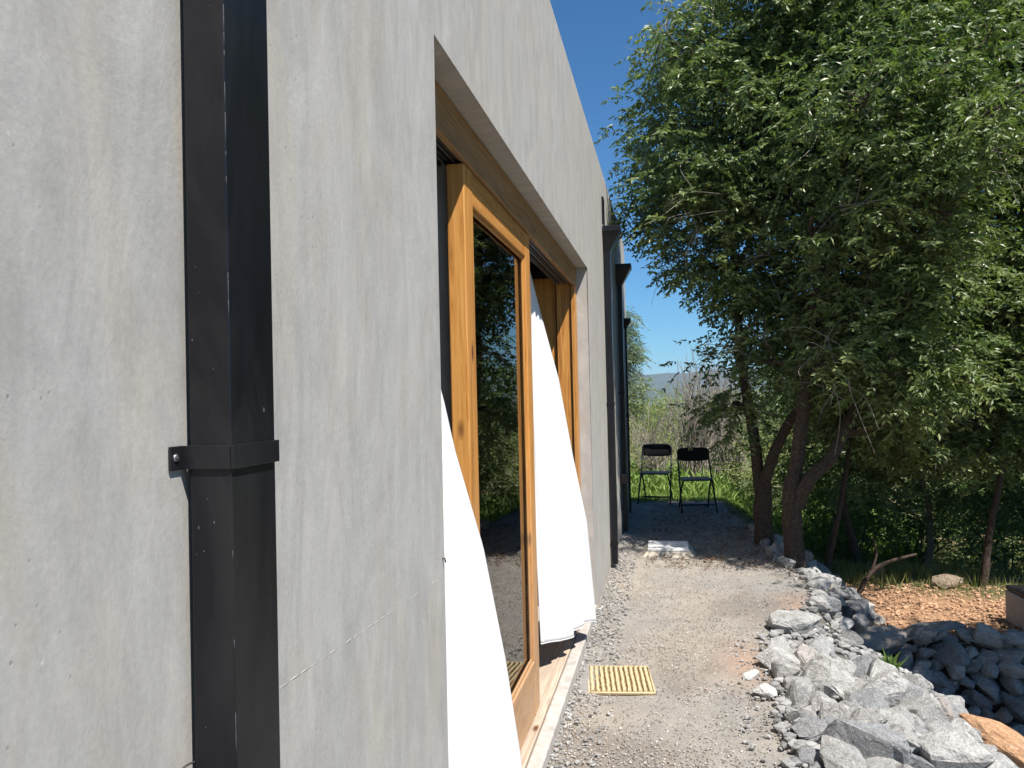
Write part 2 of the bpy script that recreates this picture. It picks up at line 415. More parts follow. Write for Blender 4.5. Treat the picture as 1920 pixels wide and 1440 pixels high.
tint = tint * (1 - farc) + np.array([0.075, 0.085, 0.045]) * farc
ground = link('ground', grid_mesh('ground', GX, GY, GZ, tint), M['soil'])
tag(ground, 'soil and dry grass ground beside and below the gravel path', kind='structure')

yy = np.arange(-1.0, 11.75, .035); uu = np.linspace(0, 1, 60)
PX = np.outer(edge(yy) + .06 * fbm(yy * 5, yy * 0, 2) * .5, uu); PY = np.repeat(yy[:, None], 60, 1)
PZ = H(PX, PY) + .004 + .006 * fbm(PX * 9, PY * 9, 4, 3) + .022 * np.exp(-(PX / .12) ** 2)
PZ[:, -1] -= .08; PZ[-1, :] -= .08
tan = np.array([0.37, 0.32, 0.262]); gr = np.array([0.30, 0.28, 0.255]); red = np.array([0.42, 0.27, 0.19]); dk = np.array([0.22, 0.19, 0.16])
a1 = np.clip(.5 + .7 * fbm(PX * 3.2, PY * 2.2, 21), 0, 1)[..., None]
pt = tan * a1 + gr * (1 - a1)
a2 = sstep(.35, .9, fbm(PX * 2.6 + 4, PY * 2.1, 33))[..., None]; pt = pt * (1 - .62 * a2) + dk * .62 * a2
st_ = sstep(.2, 1.1, fbm(PX * 6.5, PY * 1.6 + 3, 91))[..., None]; pt = pt * (1 - .3 * st_) + np.array([.43, .375, .30]) * .3 * st_
rm = (np.exp(-((PX - .95) / .16) ** 2 - ((PY - 4.75) / .35) ** 2) + np.exp(-((PX - 1.45) / .14) ** 2 - ((PY - 6.0) / .35) ** 2))[..., None]
pt = pt * (1 - .7 * rm) + red * .7 * rm
pt = pt * np.array([.86, .875, .89])
tag(link('gravel_path', grid_mesh('gravel_path', PX, PY, PZ, pt), M['path']), 'gravel path running along the foot of the concrete wall', kind='structure')

# mountains far away
mx_ = np.linspace(-3500, 4500, 260); my_ = np.linspace(2500, 5200, 30)
MX, MY = np.meshgrid(mx_, my_); prof = np.sin(np.clip((MY - 2500) / 2700, 0, 1) * math.pi) ** .8
MZ = -32 + prof * (142 + 22 * fbm(MX / 260, MY / 700, 8, 5) + 12 * fbm(MX / 70, MY / 160, 18, 4))
mt = np.zeros(MX.shape + (3,)) + np.array([0.06, 0.07, 0.05])
mtn = link('mountain_range', grid_mesh('mountain_range', MX, MY, MZ, mt), m_tint('mountain_scrub', .03, (.3, .7), .95, .3, 5, .1, .008))
tag(mtn, 'low mountain range on the horizon', kind='structure')

# ------------------------------------------------------------------ house
house = empty('house', (0, 0, 0))
tag(house, 'flat roofed house of raw grey concrete with sliding wood glass door', 'house')
RT = 3.63; Y0, Y1 = -3.0, 10.83; DY0, DY1, DZ = 1.874, 5.64, 2.495; TH = 0.22
NB = 0.006
mb = MB()
def wallpatch(a0, a1, z0, z1):                        # outer skin, gently uneven like poured concrete
    ny = max(2, int((a1 - a0) / .12)); nz_ = max(2, int((z1 - z0) / .12)); t = bmesh.new(); g = []
    for j in range(nz_ + 1):
        row = []
        for i in range(ny + 1):
            y = a0 + (a1 - a0) * i / ny; z = z0 + (z1 - z0) * j / nz_
            row.append(t.verts.new((0, y, z)))
        g.append(row)
    for j in range(nz_):
        for i in range(ny): t.faces.new((g[j][i], g[j][i + 1], g[j + 1][i + 1], g[j + 1][i]))
    for f in t.faces: f.smooth = False
    mb.add(t)
# one solid front wall ring with the door opening cut out
t = bmesh.new()
def ring(x):
    o = [t.verts.new((x, y, z)) for y, z in ((Y0, -.3), (DY0, -.3), (DY0, DZ), (DY1, DZ), (DY1, -.3), (Y1, -.3), (Y1, RT), (Y0, RT))]
    return o
o1 = ring(0.0); o2 = ring(-TH)
t.faces.new(o1); t.faces.new(o2[::-1])
for i in range(8):
    j = (i + 1) % 8; t.faces.new((o1[i], o2[i], o2[j], o1[j]))
be = [e for e in t.edges if abs(e.verts[0].co.x) < 1e-6 and abs(e.verts[1].co.x) < 1e-6]
bmesh.ops.bevel(t, geom=be, offset=NB, segments=2, affect='EDGES', profile=.5)
bmesh.ops.triangulate(t, faces=[f for f in t.faces if len(f.verts) > 4])
mb.add(t)
front = mb.build('front_wall', M['concrete'], house)
bk = MB(); bk.box((-5.0, Y0, -.3), (-4.8, Y1, RT)); bk.box((-4.799, Y0, -.3), (-TH - .001, Y0 + .2, RT)); bk.box((-4.799, Y1 - .2, -.3), (-TH - .001, Y1, RT))
bk.build('side_wall', M['concrete'], house)
rf = MB(); rf.box((-4.79, Y0 + .21, RT - .35), (-TH - .002, Y1 - .21, RT - .15)); rf.build('roof', M['inner'], house)
fl = MB(); fl.box((-4.79, Y0 + .21, -.2), (-TH - .002, Y1 - .21, .085)); fl.build('floor', M['inner'], house)
pr = MB(); pr.box((-.62, 2.56, .09), (-.165, 2.8, RT - .36), bev=.004); pr.build('inner_pier', M['concrete'], house)
# curb and sill under the doors
cb = MB()
cb.box((-.052, DY0 + .002, -.25), (.012, DY1 - .002, .088), bev=.008)
cb.build('curb', M['curb'], house)
sb = MB(); sb.box((-.24, DY0 + .003, .0), (-.055, DY1 - .003, .094), bev=.004); sb.box((-.105, DY0 + .004, .095), (-.097, DY1 - .004, .101)); sb.build('sill', M['sillwood'], house)
# header, tracks, posts
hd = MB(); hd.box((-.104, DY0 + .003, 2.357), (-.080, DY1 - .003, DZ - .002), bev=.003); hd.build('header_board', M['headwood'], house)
hb = MB(); hb.box((-.215, DY0 + .003, 2.43), (-.106, DY1 - .003, DZ - .003)); hb.build('header_lining', M['darkmetal'], house)
for k, xx in enumerate((-.112, -.128, -.148, -.166, -.188, -.206)):
    tr = MB(); tr.box((xx - .003, DY0 + .01, 2.362), (xx + .003, DY1 - .13, 2.428)); tr.build('track_rail', M['steel'] if k in (1, 3, 5) else M['darkmetal'], house)
ps = MB(); ps.box((-.215, 5.53, .095), (-.112, 5.632, 2.428), bev=.004); ps.box((-.109, 5.51, .095), (-.083, 5.634, 2.354), bev=.003); ps.box((-.40, 5.56, .095), (-.222, 5.64, 2.42), bev=.004)
ps.build('door_post', M['wood_z'], house)
ps = MB(); ps.box((-.215, 1.877, .095), (-.14, 1.90, 2.428), bev=.003); ps.build('door_post', M['wood_z'], house)

def leaf_door(x0, x1, a0, a1, sw=.115, gz0=.35, gz1=2.235, z0=.103, z1=2.352):
    f = MB()
    f.box((x0, a0, z0), (x1, a0 + sw, z1), 0, .004); f.box((x0, a1 - sw, z0), (x1, a1, z1), 0, .004)
    f.box((x0 + .0015, a0 + sw - .001, gz1), (x1 - .0015, a1 - sw + .001, z1 - .001), 1, .003)
    f.box((x0 + .0015, a0 + sw - .001, z0 + .001), (x1 - .0015, a1 - sw + .001, gz0), 1, .003)
    fr = f.build('sliding_door', [M['wood_z'], M['wood_y']], house)
    b = MB(); g0, g1 = a0 + sw, a1 - sw; xo = x1 - .012; bw = .016
    b.box((xo - .008, g0 + .001, gz0 + .001), (xo + .002, g0 + bw, gz1 - .001), 0, .002); b.box((xo - .008, g1 - bw, gz0 + .001), (xo + .002, g1 - .001, gz1 - .001), 0, .002)
    b.box((xo - .007, g0 + bw, gz0 + .001), (xo + .001, g1 - bw, gz0 + bw), 1, .002); b.box((xo - .007, g0 + bw, gz1 - bw), (xo + .001, g1 - bw, gz1 - .001), 1, .002)
    b.build('glazing_bead', [M['wood_z'], M['wood_y']], fr)
    xm = (x0 + x1) / 2
    g = MB(); g.box((xm - .003, g0 + .003, gz0 + .003), (xm + .003, g1 - .003, gz1 - .003)); g.build('glass_pane', M['glass'], fr)
    return fr
d1 = leaf_door(-.150, -.090, 2.50, 3.735)
lk = MB(); lk.box((-.145, 2.4965, .98), (-.105, 2.4995, 1.235), bev=.001); lk.build('lock_plate', M['steel'], d1)
d2 = leaf_door(-.212, -.155, 2.90, 4.12)

# downpipes
def downpipe(y, w_, d, z0, z1, head, straps, label=None):
    p = MB(); x0 = .012
    p.box((x0, y, z0), (x0 + d, y + w_, z1), bev=.002)
    o = p.build('downpipe', M['black'], house)
    if label: o['label'] = label
    if head:
        hz0, hz1, hw, hp = head
        h_ = MB(); yc = y + w_ / 2
        h_.frustum((.004, x0 + d + .001, y - .001, y + w_ + .001, hz0), (.004, hp, yc - hw / 2, yc + hw / 2, hz1 - .05))
        h_.box((.004, yc - hw / 2 - .008, hz1 - .05), (hp + .008, yc + hw / 2 + .008, hz1), bev=.002)
        h_.build('rain_head', M['black'], o)
    for z in straps:
        s = MB(); th = .0025; hh = .0135
        s.box((x0 + d + .0005, y - th, z - hh), (x0 + d + th + .002, y + w_ + th, z + hh), bev=.0006)
        s.box((.001, y - th - .0015, z - hh), (x0 + d + .0005, y - .0005, z + hh), bev=.0006)
        s.box((.001, y + w_ + .0005, z - hh), (x0 + d + .0005, y + w_ + th + .0015, z + hh), bev=.0006)
        s.box((.001, y - .024, z - hh), (.004, y - th - .0015, z + hh), bev=.0006)
        s.box((.001, y + w_ + th + .0015, z - hh), (.004, y + w_ + .024, z + hh), bev=.0006)
        so = s.build('strap', M['black'], o)
    return o
dp1 = downpipe(.815, .102, .052, .05, RT - .12, None, (1.519,), 'near black square downpipe with a strap screwed to the wall')
sc_ = MB(); t = bmesh.new(); bmesh.ops.create_uvsphere(t, u_segments=14, v_segments=8, radius=.0046)
for v in t.verts: v.co = Vector((v.co.x * .45 + .0045, v.co.y + .800, v.co.z + 1.5195))
sc_.add(t, 0, True); sc_.box((.0062, .7965, 1.5190), (.0068, .8035, 1.5200)); sc_.box((.0063, .7995, 1.516), (.0069, .8005, 1.523))
sc_.build('screw', M['steel'], dp1)
# near pipe's outer corner: worn paint and its highlight put in as pale strips
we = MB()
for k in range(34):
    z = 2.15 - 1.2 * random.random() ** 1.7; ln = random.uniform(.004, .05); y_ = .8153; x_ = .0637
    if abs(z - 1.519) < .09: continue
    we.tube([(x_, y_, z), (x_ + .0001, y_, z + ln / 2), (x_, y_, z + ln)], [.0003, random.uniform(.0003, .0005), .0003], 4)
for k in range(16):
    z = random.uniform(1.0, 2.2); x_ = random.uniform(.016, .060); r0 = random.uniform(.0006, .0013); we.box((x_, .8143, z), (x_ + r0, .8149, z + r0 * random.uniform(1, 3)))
we.build('chipped_paint_and_glint', M['chip'], dp1)['kind'] = 'stuff'
dp2 = downpipe(7.11, .10, .052, .06, 2.90, (2.87, 3.09, .20, .155), (1.495, .235), 'second black downpipe with a square rain head')
dp3 = downpipe(8.87, .10, .052, .06, 2.84, (2.80, 3.03, .20, .165), (1.6, .3), 'third black downpipe with a flared rain head')
dp4 = downpipe(10.2, .06, .026, .06, 2.46, (2.42, 2.55, .13, .085), (1.3,), 'farthest black downpipe, its rain head set lower')
su = MB(); su.box((.001, 7.08, 3.11), (.014, 7.10, 3.36)); su.box((.001, 7.22, 3.11), (.014, 7.24, 3.36)); su.box((.0012, 7.10, 3.33), (.016, 7.22, 3.36)); su.build('roof_spout', M['black'], house)
wb = MB(); wb.box((.002, 8.72, .60), (.085, 8.84, .70), bev=.004); wb.box((.0865, 8.735, .612), (.09, 8.825, .688), bev=.001); wb.build('wall_box', M['brown'], house)
# thin pour joints that stand a millimetre proud of the wall
jt = MB()
for k in range(26):
    if k in (7, 15, 16, 22): continue
    y_ = 1.0 + .87 * k / 26; z_ = 1.176 - .032 * k / 26; jt.tube([(-.0004, y_, z_), (-.0003 + random.uniform(0, .0005), y_ + .017, z_ - .0006 + random.uniform(-.0006, .0006)), (-.0004, y_ + .034, z_ - .0012)], [.0006, random.uniform(.0006, .0011), .0006], 5)
jt.build('pour_joint', M['curb'], house)['kind'] = 'stuff'
jt = MB()
for k in range(60):
    z = .1 + k * .055; jt.tube([(0.0, .537 + random.uniform(-.003, .003), z), (.0006, .536 + random.uniform(-.003, .003), z + .03), (0, .538, z + .052)], [.0012, random.uniform(.0018, .0034), .0012], 5)
jt.build('mortar_ridge', M['mortar'], house)

cw = MB(); cw.tube(smooth_path([(.012, .818, 1.172), (.004, .806, 1.170), (.002, .797, 1.161), (.002, .788, 1.158), (.0015, .780, 1.150)], 4), .0012, 6); cw.build('cable_end', M['plastic'], house)
nl = MB(); nl.tube([(-.002, 1.857, 1.188), (.006, 1.858, 1.190), (.007, 1.860, 1.180)], .0022, 6); nl.build('nail', M['brown'], house)
# ------------------------------------------------------------------ curtains
def curtain(name, ya, yb, near, far, label, ztop, zhem, seed, nf=4.5):
    """near/far: [(z, x)] profiles at the two vertical edges; wind pushes the foot out of the doorway"""
    nu, nv = 70, 90; r = random.Random(seed); ph = r.random() * 6
    V = []
    for j in range(nv + 1):
        v = j / nv
        for i in range(nu + 1):
            u = i / nu
            zh = zhem[0] + (zhem[1] - zhem[0]) * u + .016 * math.sin(u * 9 + ph) * 1.0
            z = ztop + (zh - ztop) * v
            xn = np.interp(-z, [-p[0] for p in near], [p[1] for p in near]); xf = np.interp(-z, [-p[0] for p in far], [p[1] for p in far])
            s = u ** .8
            x = xn + (xf - xn) * s
            amp = .010 + .012 * v
            fold = amp * math.sin(u * nf * 2 * math.pi + ph + .8 * v) * (1 - u ** 6)
            y = ya + (yb - ya) * u * (0.88 + 0.12 * v) + fold * .5
            V.append((x + fold * math.sin(u * math.pi) ** .6, y, z))
    V = np.array(V); i = np.arange(nv)[:, None] * (nu + 1) + np.arange(nu)[None]
    Fc = np.stack([i, i + 1, i + nu + 2, i + nu + 1], -1).reshape(-1, 4)
    o = link(name, fast_mesh(name, V, Fc, None, True), M['cloth'])
    sm = o.modifiers.new('t', 'SOLIDIFY'); sm.thickness = .0016
    tag(o, label, 'curtain', 'white curtains blowing out of the doorway')
    # hem: a stitched double fold
    hem = V[-(nu + 1):]; hv, hf = tube_np(hem + np.array([0, 0, .003]), .0035, 6)
    link('hem', fast_mesh('hem', hv, hf, None, True), M['cloth'], o)
    return o
curtain('curtain', 1.915, 2.32, [(2.36, -.20), (1.5, -.17), (.15, -.12)],
        [(2.36, -.25), (2.0, -.215), (1.72, -.150), (1.567, -.113), (1.42, -.083), (1.13, -.004), (.8, .054), (.53, .090), (.15, .125)],
        'white curtain nearest the camera, bulging out beside the near wall edge', 2.355, (.16, .15), 3)
curtain('curtain', 4.127, 4.86, [(2.36, -.20), (1.5, -.18), (.25, -.148)],
        [(2.36, -.27), (2.13, -.22), (1.68, -.11), (1.21, -.037), (.8, .038), (.2, .078)],
        'white curtain beyond the glass door, its hem hanging above the sill', 2.355, (.25, .20), 8)

# ------------------------------------------------------------------ doormat
mat = empty('doormat', (.245, 4.395, float(H(.245, 4.395)) + .014), math.radians(7))
tag(mat, 'small ribbed yellow doormat lying on the gravel before the door', 'doormat')
b = MB(); b.box((-.172, -.205, -.008), (.172, .205, .002), bev=.003); b.build('backing', M['matdark'], mat)
for k in range(12):
    x = -.153 + k * .0278
    pts = [(x + random.uniform(-.002, .002), -.192 + .384 * q / 16, .007 + random.uniform(-.0015, .0015)) for q in range(17)]
    b = MB(); b.tube(pts, [.0098 + random.uniform(-.0014, .0014) for _ in pts], 7); b.build('rib', M['mat'], mat)
b = MB()
b.tube(smooth_path([(-.172, -.20, .004), (.172, -.20, .004)], 4), .006, 6); b.tube([(-.172, .20, .004), (.172, .20, .004)], .006, 6)
b.tube([(-.172, -.20, .004), (-.172, .20, .004)], .005, 6); b.tube([(.172, -.20, .004), (.172, .20, .004)], .005, 6)
b.build('border', M['mat'], mat)

# ------------------------------------------------------------------ drain cover
dc = empty('drain_cover', (.505, 7.98, float(H(.505, 7.98))))
tag(dc, 'low white cement drain cover set in the path short of the chairs', 'drain cover')
b = MB(); b.frustum((-.275, .285, -.285, .26, -.02), (-.205, .205, -.215, .21, .055)); b.build('mortar_collar', M['mortar'], dc)
b = MB(); b.box((-.198, -.21, .0555), (.198, .205, .085), bev=.009); b.build('lid', M['lid'], dc)

# ------------------------------------------------------------------ folding chairs
def folding_chair(loc, rz, label):
    c = empty('folding_chair', loc, rz); tag(c, label, 'chair', 'black folding chairs at the end of the path')
    W = .205
    for s in (-1, 1):
        b = MB(); b.tube(smooth_path([(s * (W - .0), -.17, .80), (s * W, -.15, .66), (s * (W + .008), -.02, .43), (s * (W + .02), .22, .012)], 4), .0115, 8); b.build('front_leg', M['plastic'], c)
        b = MB(); b.tube([(s * (W - .025), .10, .425), (s * (W - .02), -.05, .30), (s * (W - .012), -.26, .012)], .0115, 8); b.build('rear_leg', M['plastic'], c)
    b = MB(); b.tube(smooth_path([(-W, -.168, .79), (-W + .02, -.172, .813), (-W + .06, -.175, .822), (0, -.178, .826), (W - .06, -.175, .822), (W - .02, -.172, .813), (W, -.168, .79)], 3), .011, 8); b.build('top_tube', M['plastic'], c)
    t = bmesh.new(); nn = 12; rows = []
    for j in range(7):
        row = []
        for i in range(nn + 1):
            u = i / nn * 2 - 1; vv = j / 6
            z = .665 + .145 * vv; xx = u * (W - .006) * (1 if 0 < j < 6 else .93)
            row.append(t.verts.new((xx, -.155 - .035 * vv - .018 * (1 - u * u), z + (.006 * (1 - u * u) if j == 6 else 0) - (.012 * (1 - u * u) if j == 0 else 0))))
        rows.append(row)
    for j in range(6):
        for i in range(nn): t.faces.new((rows[j][i], rows[j][i + 1], rows[j + 1][i + 1], rows[j + 1][i]))
    r_ = bmesh.ops.solidify(t, geom=t.faces[:], thickness=.016)
    b = MB(); b.add(t, 0, True); b.build('backrest', M['plastic'], c)
    b = MB(); b.box((-W + .012, -.16, .424), (W - .012, .20, .444), bev=.009, seg=3); b.build('seat', M['plastic'], c)
    b = MB(); b.tube([(-W + .012, -.245, .05), (W - .012, -.245, .05)], .008, 6); b.build('stretcher', M['plastic'], c)
    b = MB(); b.tube([(-W - .014, .16, .115), (W + .014, .16, .115)], .008, 6); b.build('stretcher', M['plastic'], c)
    return c
folding_chair((.335, 11.42, float(H(.335, 11.42))), math.radians(172), 'left black folding chair, nearer the house wall')
folding_chair((.87, 10.72, float(H(.87, 10.72))), math.radians(188), 'right black folding chair, nearer the tree trunk')

# ------------------------------------------------------------------ rocks
def rock_mesh(seed, n=17, flat=.72, long_=1.15, bev=.035, jit=.012):
    r = random.Random(seed); t = bmesh.new()
    for _ in range(n):
        v = Vector((r.gauss(0, 1), r.gauss(0, 1), r.gauss(0, 1))).normalized() * r.uniform(.42, .56)
        t.verts.new((v.x * long_, v.y * .92, v.z * flat))
    g = bmesh.ops.convex_hull(t, input=t.verts[:])
    bmesh.ops.delete(t, geom=[v for v in t.verts if not v.link_faces], context='VERTS')
    bmesh.ops.dissolve_limit(t, angle_limit=math.radians(17), verts=t.verts[:], edges=t.edges[:])
    bmesh.ops.bevel(t, geom=t.edges[:], offset=bev, segments=1, affect='EDGES', profile=.6)
    bmesh.ops.triangulate(t, faces=t.faces[:])
    lo = [e for e in t.edges if e.calc_length() > .22]
    bmesh.ops.subdivide_edges(t, edges=lo, cuts=1, use_grid_fill=True); bmesh.ops.triangulate(t, faces=t.faces[:])
    for v in t.verts:
        k = mnoise.noise(v.co * 2.6 + Vector((seed, 0, 0))); k2 = mnoise.noise(v.co * 7 + Vector((0, seed, 0))); v.co *= 1 + .16 * k + .06 * k2
        v.co += Vector((r.uniform(-jit, jit), r.uniform(-jit, jit), r.uniform(-jit, jit)))
    me = bpy.data.meshes.new('stone'); t.to_mesh(me); t.free(); return me
def variants(mat_, seeds, **kw):
    out = []
    for s in seeds:
        me = rock_mesh(s, **kw); me.materials.append(mat_); out.append(me)
    return out
RV = variants(M['rock'], range(10, 26)); RD = variants(M['darkrock'], range(40, 52), bev=.05)
def place_stone(me, parent, x, y, z, size, name='stone', tilt=.5, rz=None, sc=(1, 1, 1)):
    o = bpy.data.objects.new(name, me); COL.objects.link(o); o.parent = parent
    o.location = (x, y, z); o.rotation_euler = (random.gauss(0, tilt), random.gauss(0, tilt), random.uniform(0, 6.28) if rz is None else rz)
    o.scale = (size * sc[0], size * sc[1], size * sc[2]); return o

pile = empty('rock_pile', (1.6, 4.5, 0)); tag(pile, 'heap of grey granite rocks spilling down from the gravel path edge', 'rock pile')
pl = Vector(pile.location)
cnt = 0
def pack(x0, x1, y0, y1, sp, fn):
    pts = []; 
    for _ in range(6000):
        x = random.uniform(x0, x1); y = random.uniform(y0, y1); s = fn(x, y)
        if s is None: continue
        if all((x - a) ** 2 + (y - b_) ** 2 > (sp * (s + c_) / 2) ** 2 for a, b_, c_ in pts): pts.append((x, y, s))
    return pts
def pile_size(x, y):
    e = float(edge(y)) + .02
    if y > 5.3 and x < 1.5: e = 1.28
    if x < e: return None
    if y > 5.75 and x > float(edge(y)) + .6: return None
    return random.choice((.12, .15, .18, .22, .26, .31)) * (1.0 if x > e + .12 else .62)
spots = pack(1.0, 3.5, 2.9, 6.1, .62, pile_size)
spots.sort(key=lambda s: s[1])
for x, y, s in spots[:290]:
    z = float(H(x, y)) + s * .20
    place_stone(random.choice(RV), pile, x - pl.x, y - pl.y, z, s * 1.16, tilt=.45); cnt += 1
bank = empty('rock_edging', (1.7, 7.0, 0)); tag(bank, 'rough row of rocks edging the path below the two leaning trunks', 'rock edging')
bl = Vector(bank.location)
def bank_size(x, y):
    e = float(edge(y)); d = x - e
    if d < -.02 or d > .7: return None
    return random.choice((.13, .17, .21, .26)) * (.75 if d < .15 else 1)
for x, y, s in pack(1.3, 2.5, 6.05, 9.4, .72, bank_size):
    place_stone(random.choice(RV if random.random() < .6 else RD), bank, x - bl.x, y - bl.y, float(H(x, y)) + s * .2, s * 1.15, tilt=.4)
# dry stone retaining wall of the terrace
rw = empty('retaining_wall', (3.2, 7.05, -1.2)); tag(rw, 'dry stacked wall of dark stones holding the orange dirt terrace', 'retaining wall')
zr = 0
for row in range(8):
    x = 1.95 + random.uniform(0, .1); zz = -1.20 + row * .105
    while x < 5.2:
        s = random.choice((.11, .14, .17, .20, .24))
        yb = 6.68 + .048 * row + random.uniform(-.03, .03)
        place_stone(random.choice(RD), rw, x + s / 2 - 3.2, yb - 7.05, zz + 1.2 + random.uniform(-.03, .03), s * 1.18, tilt=.5, sc=(1.1, 1, 1))
        x += s * .82
for (x, y, z, s_, sc, rz) in ((2.20, 6.92, -.46, .42, (1.2, .8, .75), .3), (2.62, 7.08, -.43, .40, (1.35, .8, .5), -.1), (1.99, 6.70, -.28, .27, (.7, .7, 1.0), 1.0), (2.02, 7.15, -.30, .36, (1, .8, .7), 2.0),
        (1.84, 7.0, -.16, .3, (1, .9, .7), .7), (1.86, 7.5, -.2, .32, (1, .8, .7), 1.2), (2.14, 7.5, -.42, .3, (1.1, .8, .6), 2.4), (1.95, 7.9, -.3, .34, (1, .9, .7), .2), (2.05, 8.3, -.36, .32, (1, .9, .7), 1.7), (2.95, 7.05, -.45, .26, (1.2, .9, .8), .4), (3.25, 7.02, -.46, .28, (1.2, .9, .7), .1)):
    place_stone(random.choice(RD), rw, x - 3.2, y - 7.05, z + 1.2, s_, tilt=.12, rz=rz, sc=sc)
fillr = np.array([(random.uniform(1.9, 6.2), 0) for _ in range(8)])

# rubble that fills the gaps between the rocks (too small to count)
ICO_V = None
def blob_arrays(n, pos, size, seed, tints, squash=.7):
    t = bmesh.new(); bmesh.ops.create_icosphere(t, subdivisions=1, radius=.5); bv = np.array([v.co for v in t.verts]); bf = np.array([[v.index for v in f.verts] for f in t.faces]); t.free()
    r = np.random.default_rng(seed); k = len(bv)
    D = bv[None] * (1 + r.uniform(-.28, .28, (n, k, 1)))
    sc = size[:, None, None] * np.stack([r.uniform(.8, 1.3, n), r.uniform(.7, 1.0, n), r.uniform(.45, squash, n)], -1)[:, None, :]
    D = D * sc; a = r.uniform(0, 6.28, n); ca, sa = np.cos(a)[:, None], np.sin(a)[:, None]
    X_ = D[..., 0] * ca - D[..., 1] * sa; Y_ = D[..., 0] * sa + D[..., 1] * ca
    V = np.stack([X_, Y_, D[..., 2]], -1) + pos[:, None, :]
    Fc = (bf[None] + (np.arange(n) * k)[:, None, None]).reshape(-1, 3)
    return V.reshape(-1, 3), Fc, np.repeat(tints, k, 0)
def ico0_arrays(n, pos, size, seed, tints):
    base = np.array([[1, 0, 0], [-.5, .87, 0], [-.5, -.87, 0], [0.2, .1, .8], [0, 0, -.6]]) * .5
    bf = np.array([[0, 1, 3], [1, 2, 3], [2, 0, 3], [1, 0, 4], [2, 1, 4], [0, 2, 4]])
    r = np.random.default_rng(seed); D = base[None] * (1 + r.uniform(-.35, .35, (n, 5, 3))) * size[:, None, None]
    a = r.uniform(0, 6.28, n); b_ = r.uniform(-.6, .6, n)
    ca, sa, cb_, sb_ = np.cos(a)[:, None], np.sin(a)[:, None], np.cos(b_)[:, None], np.sin(b_)[:, None]
    y1 = D[..., 1] * cb_ - D[..., 2] * sb_; z1 = D[..., 1] * sb_ + D[..., 2] * cb_
    V = np.stack([D[..., 0] * ca - y1 * sa, D[..., 0] * sa + y1 * ca, z1], -1) + pos[:, None, :]
    return V.reshape(-1, 3), (bf[None] + (np.arange(n) * 5)[:, None, None]).reshape(-1, 3), np.repeat(tints, 5, 0)
n = 5200
rx = rng.uniform(1.0, 3.6, n); ry = rng.uniform(2.8, 7.0, n); keep = rx > edge(ry) - .06 - .0 * rx
rx, ry = rx[keep], ry[keep]; n = len(rx); sz = rng.uniform(.02, .075, n)
g_ = rng.uniform(.13, .34, n)[:, None] * np.array([[1, .98, .95]])
V, Fc, T_ = blob_arrays(n, np.stack([rx, ry, H(rx, ry) + sz * .25 + .012], -1), sz, 5, g_)
tag(link('rubble', fast_mesh('rubble', V, Fc, T_), M['pebble']), 'small broken stones filling gaps between the rocks', kind='stuff')

# gravel
def pebbles(n, x, y, smin, smax, seed):
    r = np.random.default_rng(seed); s = smin + (smax - smin) * r.random(n) ** 2.2
    z = H(x, y) + .008 + .022 * np.exp(-(x / .12) ** 2) + s * .12
    c = r.random(n)[:, None]; v = r.uniform(.45, 1.15, n)[:, None]
    col = np.where(c < .3, np.array([.40, .345, .28]), np.where(c < .65, np.array([.33, .31, .29]), np.where(c < .92, np.array([.46, .43, .39]), np.array([.36, .28, .22])))) * v
    return ico0_arrays(n, np.stack([x, y, z], -1), s, seed, col)
n = 60000
y = 2.4 + 9.2 * rng.random(n) ** 1.5; u = rng.random(n); e_ = edge(y)
clump = fbm(u * 7, y * 4, 55)
u = np.where(rng.random(n) < .3, u ** 3, u); x = u * (e_ + .05)
keep = (clump + rng.normal(0, .5, n) > -.25) | (x < .15)
x, y = x[keep], y[keep]; keep = ~((np.abs(x - .245) < .2) & (np.abs(y - 4.395) < .22)) & ~((np.abs(x - .505) < .25) & (np.abs(y - 7.98) < .25)); x, y = x[keep], y[keep]
V, Fc, T_ = pebbles(len(x), x, y, .004, .016, 77)
tag(link('gravel', fast_mesh('gravel', V, Fc, T_), M['pebble']), 'loose gravel strewn over the path', kind='stuff')
n = 2300
y = rng.uniform(2.6, 9.5, n); x = .02 + .20 * rng.random(n) ** 2; k = rng.random(n) < .35; x = np.where(k, edge(y) - .22 * rng.random(n) ** 2, x); s = .009 + .022 * rng.random(n) ** 2
k = ~((np.abs(x - .245) < .2) & (np.abs(y - 4.395) < .23)); x, y, s = x[k], y[k], s[k]; n = len(x)
V, Fc, T_ = blob_arrays(n, np.stack([x, y, H(x, y) + .01 + .022 * np.exp(-(x / .12) ** 2) + s * .2], -1), s, 78, rng.uniform(.15, .36, n)[:, None] * np.array([[1, .97, .92]]))
tag(link('wall_foot_stones', fast_mesh('wall_foot_stones', V, Fc, T_), M['pebble']), 'coarser grey stones gathered along both sides of the path', kind='stuff')
n = 2600
x = rng.uniform(1.9, 4.0, n); y = rng.uniform(7.25, 9.0, n); s = .010 + .04 * rng.random(n) ** 2
V, Fc, T_ = blob_arrays(n, np.stack([x, y, H(x, y) + s * .1 + .01], -1), s, 8, np.array([[.43, .265, .16]]) * rng.uniform(.6, 1.25, n)[:, None])
tag(link('dirt_clods', fast_mesh('dirt_clods', V, Fc, T_), M['pebble']), 'crumbs of orange earth scattered on the dirt terrace', kind='stuff')

